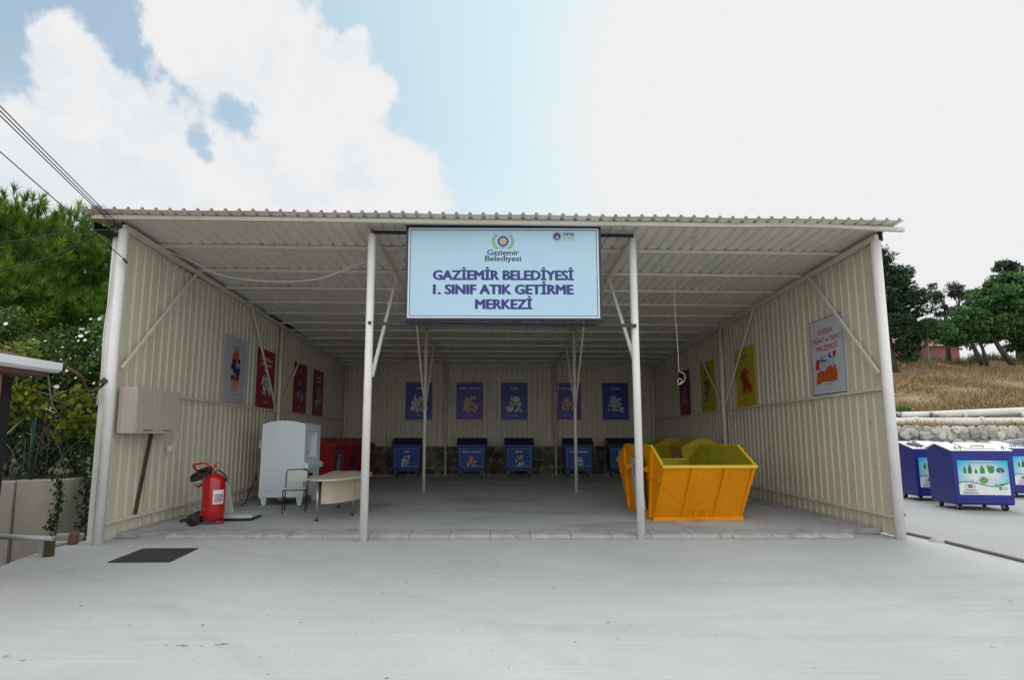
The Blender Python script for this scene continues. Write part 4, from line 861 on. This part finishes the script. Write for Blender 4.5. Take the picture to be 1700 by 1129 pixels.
    mb = MB(); emblem(mb, -.28, -.195, .050, y - .0008, 0, 1, 2, 3, 7); mb.build('emblem', [DARKINK, REDINK, CORAL, DGREEN], s)
    mb = MB(); mb.disc(.315, -.24, .036, y - .0006, 0, 16); mb.disc(.32, -.245, .015, y - .0014, 1, 10); mb.build('round_logo', [TEAL, PALEB], s)
    for xx in (-W + .13, W - .13):
        for yy in (.12, D_ - .14):
            c = caster(.066, .05); an = random.uniform(-.6, .6); Mz = Matrix.Translation((xx, yy, 0)) @ Matrix.Rotation(an, 4, 'Z') @ Matrix.Scale(.62, 4, (0, 0, 1)); Mz = Matrix.Translation((xx, yy, 0)) @ Matrix.Rotation(an, 4, 'Z')
            c.v = [tuple(Mz @ Vector((v[0], v[1], min(v[2], .135)))) for v in c.v]; c.build('wheel', [RUBBER, GREYM], b)
    return b
ybin('nearest deep blue recycling bin, its printed front in full view', (9.82, 10.80, 0), R(-11))
ybin('deep blue recycling bin with a round hole in its lid beside the right post', (10.25, 12.35, 0), R(-9), hole=True)
ybin('deep blue recycling bin with its lid raised, cut by the right edge', (13.08, 13.0, 0), R(-7), open_lid=True)
ybin('deep blue recycling bin mostly hidden behind the nearest one', (11.95, 14.7, 0), R(-7))
ybin('deep blue recycling bin farthest back at the right edge', (14.9, 15.0, 0), R(-7))

# ------------------------------------------------------------ right-hand hillside
def hill(x, y):
    t = np.clip((y - 20.5) / 17.5, 0, 1); z = 1.95 + 4.95 * t ** .95 + np.clip(y - 38, 0, 40) * .10
    z = np.where(y < 20.5, 1.75 + .2 * np.clip((y - 17.7) / 2.8, 0, 1), z)
    return z + (.16 * np.sin(x * .55 + y * .3) + .12 * np.sin(x * 1.3 - y * .7)) * t
xs = np.linspace(6.6, 95, 120); ys = np.concatenate([np.linspace(17.75, 40, 70), np.linspace(41, 110, 20)])
X, Y = np.meshgrid(xs, ys); Z = hill(X, Y); V = np.stack([X, Y, Z], -1).reshape(-1, 3); nx, ny = len(xs), len(ys)
F = np.array([(j * nx + i, j * nx + i + 1, (j + 1) * nx + i + 1, (j + 1) * nx + i) for j in range(ny - 1) for i in range(nx - 1)])
o = fast_mesh('hillside', V, F, [STRAW]); struct(o); o.data.polygons.foreach_set('use_smooth', [True] * len(o.data.polygons))
n = 26000; py_ = 18.5 + 22 * rng.random(n) ** 1.1; px_ = py_ * (.72 + .33 * rng.random(n)); P = np.stack([px_, py_, hill(px_, py_)], 1)
keep = (np.sin(P[:, 0] * 1.1 + P[:, 1] * .6) + np.sin(P[:, 0] * .5 - P[:, 1] * 1.2) + rng.normal(size=n) * .8) > -.6
tag(blades('dry_grass', P[keep], .22, .024, [STRAWB, GRASSB, STRAW], None, .7, [.62, .04, .34]), 'dry straw coloured grass over the hillside', 'grass', kind='stuff')
n = 2600; px_ = 23 + 17 * rng.random(n); py_ = 38.3 + 2.2 * rng.random(n); P = np.stack([px_, py_, hill(px_, py_)], 1)
tag(blades('green_grass', P, .6, .03, [GRASSB, STRAWB], None, .5, [.8, .2]), 'green weeds along the crest before the pink building', 'weeds', kind='stuff')
n = 1500; px_ = 12.8 + 8 * rng.random(n); py_ = 17.9 + .8 * rng.random(n); P = np.stack([px_, py_, hill(px_, py_)], 1); P = P[np.sin(P[:, 0] * 2.2) + rng.normal(size=n) * .3 > .1]
tag(blades('wall_top_grass', P, .30, .012, [STRAWB], None, .7), 'dry grass on top of the stone wall', 'grass', kind='stuff')
sw = thing('stone_wall', 'low rubble stone retaining wall behind the yard bins', 'wall', (15, 17.6, 0))
mb = MB(); stones(mb, -8.3, 9, 0, 1.72, .07, .33); mb.build('stone_face', STONE, sw); mb = MB(); mb.box(-8.5, 60, .06, .45, -.05, 1.78); mb.build('mortar_core', MORTAR, sw)
for i, (y, z, r_, lab) in enumerate([(19.0, 2.02, .16, 'pale pipe nearer the stone wall'), (19.75, 2.24, .15, 'pale pipe farther up at the foot of the dry slope')]):
    mb = MB(); mb.tube([(6.7, y - .3, z), (13, y, z), (16, y + .05, z + .05 * i), (20, y + .1, z + .22 * i), (40, y + .2, z + .5 * i)], r_, 14)
    for x in (13.2, 15.0, 17.4, 19.6): mb.tube([(x, y + .02 + .02 * (x - 13) / 3, z + .0 + (.05 * i * (x > 15))), (x + .12, y + .03, z + .01 + (.06 * i * (x > 15)))], r_ * 1.14, 14)
    tag(mb.build('pipe', PIPEW), lab, 'pipe', 'pale pipes on the wall top')
rk = []
for i in range(9):
    mb = MB(); s = random.uniform(.10, .2); stones(mb, 0, .05, 0, .05, 0, s * 1.6); x = 13.2 + .13 * i + random.uniform(-.05, .05)
    tag(mb.build('loose_stone', STONE, loc=(x, 17.45 + random.uniform(-.1, .1), 1.45 + random.uniform(0, .2))), 'pale loose stone on the left end of the stone wall', 'stone', 'loose stones on the wall')

bd = thing('pink_building', 'low pink building with a red roof behind the trees on the hill', 'building', (36, 46, 7.2), R(-4))
mb = MB(); mb.box(-8, 4.6, 0, 9, -1, 2.25); mb.build('wall', PINK, bd)
mb = MB(); mb.box(-8.3, 4.9, -.35, -.2, 2.25, 2.4); mb.box(-8.3, 4.9, -.2, 9.2, 2.253, 2.38); mb.build('eaves', WHITE, bd)
mb = MB(); mb.prism([(-8.4, -.4, 2.42), (-8.4, 4.5, 4.1), (-8.4, 9.4, 2.42)], (13.4, 0, 0)); mb.build('roof', ROOFT, bd)
w_ = MB(); w_.box(-4.9, -3.7, -.03, .02, .6, 1.7); f_ = w_.build('window', WHITE, bd); w_ = MB(); w_.box(-4.8, -3.8, -.04, -.031, .7, 1.6); w_.build('pane', TEAL, f_)

def trunk(mb, pts, r0, r1, n=9):
    m = len(pts); mb.tube(pts, [r0 + (r1 - r0) * i / (m - 1) for i in range(m)], n)
def tree(label, base, trunks, balls, leaf, mats, wts, nl, bark=BARK, name='tree', cr=.5, limbs=14, cat='tree', droop=.2, w=.55):
    """trunks: lists of offsets; balls: (centre offset, radii, clump count)"""
    t = thing(name, label, cat, base); mb = MB()
    for tr, r0, r1 in trunks: trunk(mb, tr, r0, r1)
    tips = [Vector(tr[-1]) for tr, _, _ in trunks]; mids = [Vector(tr[len(tr) // 2]) for tr, _, _ in trunks]
    allc = []
    for c, r, nc in balls:
        allc.append(in_ball(nc, c, r))
    C = np.concatenate(allc)
    for i in rng.choice(len(C), min(limbs, len(C)), replace=False):
        e = Vector(C[i]); j = min(range(len(tips)), key=lambda k: (tips[k] - e).length); s = mids[j].lerp(tips[j], random.random()); mid = s.lerp(e, .5) + Vector((random.uniform(-.2, .2), random.uniform(-.2, .2), .15))
        mb.tube([s, mid, e], [.05, .035, .012], 6)
    mb.build('trunk', bark, t)
    rr = cr * (.55 + .9 * rng.random(len(C))); P = np.concatenate([in_ball(nl, C[i], (rr[i] * 1.15, rr[i] * 1.15, rr[i] * .65)) for i in range(len(C))])
    leaves('crown', P, leaf, mats, t, droop, w, wts); return t
tree('tall dark conifer just right of the shed on the hill', (25.8, 34, 5.75), [([(0, 0, -.2), (-.1, 0, 1.2), (-.2, 0, 3), (-.1, 0, 7.2)], .30, .05)],
     [((.1, 0, 2.7), (2.1, 2, 1.2), 34), ((-.1, 0, 4.6), (2.1, 2, 1.5), 50), ((-.3, 0, 6.2), (1.5, 1.4, 1.0), 24), ((-.6, 0, 7.6), (.75, .7, .7), 12), ((1.0, 0, 1.3), (.5, .5, .7), 7)], .30, [CYPL, BROADD], [.85, .15], 130, cr=.55, droop=.6, w=.35, name='conifer_tree')
tree('thin greyish conifer between the dark conifer and the broad green tree', (36.4, 42, 6.9), [([(0, 0, 0), (0, 0, 3), (.1, 0, 6)], .22, .04), ([(.8, 0, 2), (1.2, 0, 4), (1.3, 0, 6.6)], .14, .03)],
     [((.2, 0, 4.2), (1.7, 1.2, 1.2), 24), ((-.6, 0, 6.2), (.5, .5, .9), 8), ((1.2, 0, 6.4), (.7, .6, .9), 11), ((2.4, 0, 6.2), (.8, .5, .3), 6)], .26, [CYPG, CYPL], [.75, .25], 90, cr=.42, droop=.8, w=.3, name='conifer_tree')
tree('broad leafy green tree with leaning dark trunks at the right', (35.0, 36, 6.45), [([(-1.5, 0, 0), (-1.9, 0, 1.0), (-2.3, 0, 2.2), (-2.0, 0, 3.2)], .17, .06), ([(-.9, 0.3, -.05), (-1.1, .3, 1.2), (-1.5, .3, 2.2)], .13, .05), ([(.6, 0, 0), (-.1, 0, 1.0), (-.7, 0, 2.2), (-.9, 0, 3.4)], .20, .07), ([(3, .3, .2), (2.2, .2, 1.2), (1.0, 0, 2.0), (.4, 0, 2.8)], .16, .05)],
     [((-1.6, 0, 3.0), (2.0, 1.5, 1.3), 44), ((-.4, 0, 4.4), (1.7, 1.5, 1.2), 36), ((1.5, 0, 4.3), (2.2, 1.9, 1.7), 62), ((3.6, .3, 3.4), (2.0, 1.8, 2.4), 56), ((2.6, .3, 1.7), (2.2, 1, .9), 44), ((-2.6, .2, 2.0), (1.1, .8, .7), 18), ((.4, .3, 2.4), (1.8, 1, .8), 26), ((1.2, .2, 5.9), (1.5, 1, .6), 18)], .24, [BROADL, BROADD], [.6, .4], 120, cr=.5, limbs=30, name='broadleaf_tree')
tree('dark conifer top rising behind the broad green tree at the right edge', (42.2, 42, 7.0), [([(0, 0, 0), (0, 0, 4), (0, 0, 8.6)], .3, .05)], [((0, 0, 5.0), (2.0, 1.6, 1.6), 26), ((.3, 0, 7.0), (1.6, 1.2, .9), 20), ((0, 0, 8.4), (.8, .7, .7), 10)], .28, [CYPL, CYPG], [.7, .3], 100, cr=.45, droop=.5, w=.35, name='conifer_tree')
tree('small leafy tree with a pale straight trunk before the pink building', (29.1, 35.2, 6.0), [([(0, 0, 0), (.02, 0, 1.2), (.0, 0, 2.6)], .13, .06)], [((.1, 0, 2.9), (1.7, 1.2, .75), 26), ((.9, 0, 2.3), (1.2, .8, .5), 10)], .22, [BROADL, BROADD], [.5, .5], 80, bark=BARKP, cr=.42, limbs=12, name='broadleaf_tree')
sb = thing('shrub', 'round green shrub at the foot of the dry slope beside the right post', 'shrub', (15.8, 20.6, 1.95))
mb = MB(); [mb.tube([(0, 0, 0), (random.uniform(-.3, .3), random.uniform(-.2, .2), .5)], .015, 5) for _ in range(6)]; mb.build('stem', BARK, sb)
P = in_ball(90, (0, 0, .3), (.42, .4, .3)); A = unit(P - np.array((0, 0, -.1))); tufts('foliage', P, A, 14, .2, .014, [GRASSB, BROADL], sb, .5)
for i, (x, y) in enumerate([(14.55, 19.3), (15.9, 19.2)]):
    P = in_ball(40, (x, y, 2.1), (.25, .2, .15)); A = unit(rng.normal(size=(40, 3)) + np.array((0, 0, .6))); tag(tufts('dry_weed', P, A, 10, .22, .008, [STRAWB, BARK], None, .6), ['brown dry weed before the pipes, the left one', 'brown dry weed before the pipes, the right one'][i], 'weed', 'dry weeds by the pipes')

# ------------------------------------------------------------ left side: walls, hut, fence, planting
rw = thing('retaining_wall', 'weathered concrete retaining wall left of the shed', 'wall', (-7.6, 9.05, -.9))
mb = MB(); mb.prism([(-.62, .05, 0), (.2, .05, 0), (.12, .0, 1.66), (-.6, .0, 1.66)], (0, .25, 0)); mb.build('front_panel', OLDCON, rw, .012)
mb = MB(); mb.prism([(.205, .055, 0), (.125, .005, 1.66), (.125, 12, 1.72), (.205, 12, 0)], (-.2, .0, 0)); mb.build('return_panel', OLDCON, rw, .01)
mb = MB(); mb.prism([(-6, .0, 0), (-.635, .0, 0), (-.615, -.02, 1.64), (-6, -.02, 1.60)], (0, .25, 0)); mb.build('front_panel', OLDCON, rw, .012)
rl = thing('railing', 'grey steel pipe rail at the left edge of the yard', 'railing', (-5.8, 6.75, -.4))
mb = MB(); mb.tube([(-2.2, -.25, .74), (-.45, .0, .655), (.2, .02, .625)], .033, 12); mb.build('rail', GREYM, rl)
mb = MB(); mb.beam((.06, .02, 0), (.06, .02, .60), .05, .02); mb.build('upright', GREYM, rl); mb = MB(); mb.beam((.14, .05, 0), (.14, .05, .61), .09, .06); mb.build('upright', RUST, rl)
for i, (nm, lab, cat, sz_, lc, m_) in enumerate([('broken_brick', 'broken reddish brick beside the left corner post', 'brick', (.09, .1, .16), (-5.95, 7.55, .08), mat('brick_red', (.17, .075, .055), .9, .25, 12, bump=.4)), ('concrete_block', 'flat grey concrete block by the foot of the retaining wall', 'block', (.32, .2, .09), (-6.25, 7.85, .045), KERB), ('rubble_block', 'small grey rubble block left of the broken brick', 'block', (.34, .16, .07), (-6.2, 7.6, .0), OLDCON)]):
    mb = MB(); mb.box(-sz_[0] / 2, sz_[0] / 2, -sz_[1] / 2, sz_[1] / 2, -sz_[2] / 2, sz_[2] / 2); mb.v = [tuple(Vector(v) + Vector((random.uniform(-.012, .012),) * 3)) for v in mb.v]
    o = mb.build(nm, m_, None, .012, loc=lc); o.rotation_euler = (.05, .08, .3 * i + .2); tag(o, lab, cat)

ht = thing('hut', 'corner of a salmon hut with white gutter and clay tiles at the left edge', 'hut', (-5.82, 6.22, -.9), R(-2))
mb = MB(); mb.box(-4, -.0, -4, -.12, 0, 3.12); mb.build('wall', SALMON, ht)
mb = MB(); mb.box(-.1, .012, -.118, .0, 0, 3.1); mb.build('corner_post', BLACKM, ht)
mb = MB(); mb.box(-4.2, .36, -4.3, .1, 3.125, 3.15); mb.box(.3, .36, -4.3, .1, 3.151, 3.2); mb.build('soffit', mat('brown_soffit', (.13, .07, .05), .8, .2, 6), ht)
mb = MB(); g = [(.365, 3.17), (.43, 3.17), (.48, 3.2), (.485, 3.29), (.475, 3.29), (.468, 3.21), (.425, 3.182), (.365, 3.182)]; mb.prism([(x, -4.4, z) for x, z in g], (0, 4.53, 0)); mb.prism([(.365, .13, 3.17), (.43, .13, 3.17), (.48, .13, 3.2), (.485, .13, 3.29), (.365, .13, 3.29)], (0, .012, 0)); mb.build('gutter', WHITE, ht, .003)
mb = MB()
for j in range(15):
    yy = .02 - .3 * j
    for i in range(6):
        x0 = .40 - .33 * i; z0_ = 3.24 + .075 * i
        vs = []
        for k in range(7):
            a = math.pi * k / 6; vs += [(x0, yy - .15 + .14 * math.cos(a), z0_ + .05 * math.sin(a)), (x0 - .38, yy - .15 + .14 * math.cos(a), z0_ + .10 + .05 * math.sin(a))]
        mb.add(vs, [(2 * k, 2 * k + 2, 2 * k + 3, 2 * k + 1) for k in range(6)], 0, True)
o = mb.build('roof_tiles', TILE, ht); m_ = o.modifiers.new('thick', 'SOLIDIFY'); m_.thickness = .012
mb = MB(); mb.box(-4.2, .37, -4.3, .09, 3.203, 3.235); mb.build('roof_deck', TILE, ht)
mb = MB(); rp = [(-5.66 + .085 * math.cos(a * .35) * 1, 5.55 + .0 + .05 * math.sin(a * .35), 2.60 + .10 * math.sin(a * .35) + .004 * a) for a in range(58)]
mb.tube(rp, .012, 8); tag(mb.build('cable_coil', WCABLE), 'white coil of cable lying on the hut roof', 'cable coil')

fp = thing('wire_fence', 'green wire mesh fence with post on the retaining wall', 'fence', (-8.12, 9.2, .74))
mb = MB(); mb.tube([(0, 0, -.02), (-.02, 0, 1.2)], .03, 10); mb.build('post', mat('green_post_paint', (.015, .07, .05), .5, .2, 8), fp); mb = MB(); mb.box(-.045, .03, -.035, .035, 1.16, 1.26); mb.build('post_cap', mat('blue_cap', (.03, .05, .09), .5), fp)
mb = MB()
for i in range(40):
    for s in (-1, 1): mb.tube([(-3 + i * .1, 0, .02), (-3 + i * .1 + s * .55, 0, 1.1)], .0022, 3, 0, False)
for z in (.05, .55, 1.08): mb.tube([(-3, 0, z), (1.2, 0, z)], .003, 4, 0, False)
mb.build('mesh_wire', mat('green_wire', (.02, .06, .045), .5), fp)
cable('rope', [(-5.55, 6.4, 2.25), (-5.9, 6.9, 1.95), (-6.6, 7.8, 1.85), (-8.1, 9.18, 1.97), (-8.0, 8.4, 1.4), (-7.95, 8.0, 1.15)], .008, mat('rope_fibre', (.36, .31, .2), .9, .2, 30), 'pale rope from the hut gutter past the green fence post', 'rope')
cable('hose', [(-5.75, 6.9, 2.42), (-5.62, 7.0, 2.3), (-5.75, 7.25, 2.18), (-5.9, 7.5, 2.13), (-5.83, 7.5, 2.15), (-5.72, 7.52, 2.24), (-5.66, 7.46, 2.33)], .022, HOSE, 'brown hose hanging between the hut and the left corner post', 'hose')
cable('pole_cable', [(-5.74, 7.56, 4.4), (-5.80, 7.6, 3.6), (-5.83, 7.6, 3.0), (-5.815, 7.6, 2.4), (-5.84, 7.6, 1.95)], .008, WCABLE, 'pale cable running down beside the left downpipe', 'cable')
mb = MB(); mb.box(-5.72, -5.6, 7.43, 7.47, 2.26, 2.31); tag(mb.build('pipe_clamp', RUST), 'rusty clamp tying the left downpipe to the corner post', 'clamp')
# overhead lines to the shed's left corner
def at(px, py, y):
    d = Vector(((px - 829) / 870, math.cos(TH) - (624 - py) / 870 * math.sin(TH), math.sin(TH) + (624 - py) / 870 * math.cos(TH))); return Vector((0, 0, 1.5)) + d * (y / d.y)
def overhead(p, q, sag, lab):
    p, q = Vector(p), Vector(q); far = q + (q - p) * 1.6; pts = []
    for i in range(25):
        t = i / 24; v = p.lerp(far, t); v.z -= sag * 4 * t * (1 - t); pts.append(v)
    mb = MB(); mb.tube(pts, .0065, 6); return tag(mb.build('power_cable', CABLE), lab, 'cable', 'overhead cables to the shed corner')
c0 = at(190, 366, 7.4)
overhead(c0, at(-2, 170, 5.0), .02, 'topmost of the overhead cables running to the left roof corner'); overhead(at(184, 366, 7.42), at(-2, 178, 5.05), .02, 'second overhead cable to the left roof corner, just under the topmost')
overhead(at(182, 368, 7.42), at(-2, 186, 5.1), .02, 'third overhead cable to the left roof corner, lowest of the close three'); overhead(at(206, 430, 7.44), at(-2, 245, 5.4), .03, 'lone overhead cable tied lower on the left corner post')
mb = MB(); mb.tube([at(205, 430, 7.44), at(211, 436, 7.44)], .018, 6); tag(mb.build('cable_anchor', BLACKM), 'small black cable anchor on the left corner post', 'anchor')
cable('twisted_cable', [at(192, 372, 7.4), at(184, 378, 7.5), at(160, 388, 7.7), at(90, 425, 8.0), at(0, 450, 8.6), at(-60, 470, 9)], .011, CABLE, 'thick black cable from the roof corner down towards the pine', 'cable')
cable('twisted_cable', [at(188, 364, 7.3), at(190, 374, 7.4), at(178, 376, 7.4), at(140, 378, 7.7), at(60, 395, 8.2), at(0, 403, 8.6), at(-60, 412, 9)], .008, CABLE, 'thinner black cable crossing the pine above the thick one', 'cable')
# pine
pn = thing('pine_tree', 'big bright green pine rising behind the left side of the shed', 'tree', (-14.5, 15.2, .7))
mb = MB(); trunk(mb, [(0, 0, -.1), (.1, 0, 2), (0, .2, 4), (.2, 0, 6.2)], .32, .08)
cl = []
for i in range(150):
    u = unit(rng.normal(size=(1, 3)))[0]; u[2] = abs(u[2]) * 1.0 - .38; u /= np.linalg.norm(u); c = np.array((0, 0, 4.0)) + u * np.array((4.7, 3.6, 3.75)) * (.72 + .28 * rng.random()); cl.append(c)
    mb.tube([(0, 0, 2 + 3 * random.random()), tuple(np.array((0, 0, 3)) * .4 + c * .6), tuple(c)], [.07, .045, .015], 6)
mb.build('trunk', BARK, pn)
Pt = []; At = []
for i in range(46): cl.append(in_ball(1, (0, .4, 3.9), (3.6, 2.2, 3.0))[0])
for c in cl:
    k = 92; p = in_ball(k, c, (.9, .9, .66)); a = unit((p - c) * .8 + np.array((0, 0, .9)) + (c - np.array((0, 0, 3.0))) * .12); Pt.append(p); At.append(a)
Pt = np.concatenate(Pt); At = np.concatenate(At)
tufts('crown', Pt, At, 34, .28, .012, [PINEL, PINED], pn, .42, [.65, .35])
# flowering hedge
hg = thing('flowering_hedge', 'tall hedge dotted with white flowers over the retaining wall', 'hedge', (-9.0, 10.6, .72))
mb = MB()
for i in range(16): mb.tube([(random.uniform(-3, 1.2), random.uniform(-.3, .8), 0), (random.uniform(-3, 1.4), random.uniform(-.4, .7), 1.6), (random.uniform(-3.2, 1.5), random.uniform(-.5, .6), 3.0)], [.03, .02, .008], 5)
mb.build('stem', BARK, hg)
C = np.concatenate([in_ball(70, (-1.9, .2, 1.9), (1.7, .8, 1.55)), in_ball(60, (.35, .2, 1.5), (1.25, .8, 1.5)), in_ball(18, (.9, .2, 2.4), (.6, .5, .6))])
P = np.concatenate([in_ball(330, c, (.42, .38, .36)) for c in C]); leaves('foliage', P, .088, [HEDGEL, HEDGED], hg, .2, .6, [.7, .3])
F_ = []; fv = []; fi = []
zz = C[C[:, 2] > 1.35]
for i in range(270):
    c = zz[rng.integers(len(zz))] + rng.normal(size=3) * np.array((.25, .1, .25)); c[1] -= .42; r_ = rng.choice((.011, .014, .019, .027, .036), p=(.3, .3, .2, .13, .07)); ax = unit(np.array([[rng.normal() * .5, -1, .35 + rng.normal() * .4]]))[0]
    u = np.cross(ax, (0, 0, 1)); u /= np.linalg.norm(u); v = np.cross(ax, u)
    for k in range(5):
        a = 2 * math.pi * k / 5; o_ = len(fv); e = u * math.cos(a) + v * math.sin(a); g_ = u * math.cos(a + 1.3) + v * math.sin(a + 1.3); h_ = u * math.cos(a + .65) + v * math.sin(a + .65)
        fv += [c, c + e * r_ + ax * .01, c + h_ * r_ * 1.25 + ax * .015, c + g_ * r_ + ax * .01]; fi.append((o_, o_ + 1, o_ + 2, o_ + 3))
fast_mesh('blossom', np.array(fv), np.array(fi), [PETAL], None, hg)['kind'] = 'stuff'
vn = thing('vine', 'yellowing leafy vine hanging below the hut gutter before the hedge', 'vine', (-7.4, 9.0, .75))
mb = MB(); mb.tube([(-.9, .1, 1.6), (-.3, 0, 1.45), (.3, 0, 1.1), (.7, 0, .8)], .015, 6); mb.tube([(-.6, .1, 0), (-.4, 0, .8), (0, 0, 1.3)], .018, 6); mb.build('stem', BARK, vn)
C = np.concatenate([in_ball(20, (-.75, 0, 1.45), (.5, .2, .4)), in_ball(16, (.0, 0, 1.15), (.45, .2, .35)), in_ball(9, (.45, 0, .85), (.35, .15, .25)), in_ball(10, (-.9, .1, 2.0), (.6, .2, .3))])
P = np.concatenate([in_ball(22, c, (.2, .16, .18)) for c in C]); leaves('foliage', P, .11, [VINEL, HEDGEL], vn, .5, .8, [.75, .25])
for i, (x, y, lab, hgt) in enumerate([(-7.42, 8.98, 'narrow ivy strand down the corner of the retaining wall', 1.6), (-7.28, 9.4, 'wider ivy strand on the shaded face of the retaining wall', 1.55)]):
    iv = thing('ivy', lab, 'ivy', (x, y, -.9), group='ivy on the retaining wall'); mb = MB(); mb.tube([(0, .0, .1), (.03, 0, .8), (0, .05, hgt + .1)], .008, 5); mb.build('stem', BARK, iv)
    n_ = 420 + 260 * i; P = np.stack([rng.normal(size=n_) * (.045 + .05 * i), rng.normal(size=n_) * .04 + i * .12 * rng.random(n_), .1 + rng.random(n_) * (hgt + .05)], 1); P[:, 0] += .03 * np.sin(P[:, 2] * 6); leaves('foliage', P, .06, [IVYL, HEDGED], iv, .6, .7)
P = np.concatenate([in_ball(330, (x, y, z), (.45, .3, .42)) for x, y, z in [(-11 + .28 * i, 9.75 + .1 * (i % 3), 1.0 + .33 * (i % 4)) for i in range(13)]])
us_ = thing('undergrowth', 'dark tangled undergrowth behind the retaining wall', 'shrub', (0, 0, 0)); leaves('foliage', P, .09, [HEDGED, IVYL], us_, .3, .6)
mb = MB()
for i in range(26): a = Vector((random.uniform(-9.2, -7.6), 9.4, random.uniform(.75, 1.3))); b_ = a + Vector((random.uniform(-.7, .7), random.uniform(-.1, .2), random.uniform(.2, .9))); mb.tube([a, a.lerp(b_, .5) + Vector((0, 0, .08)), b_], .006, 4)
mb.build('twig', BARKP, us_)
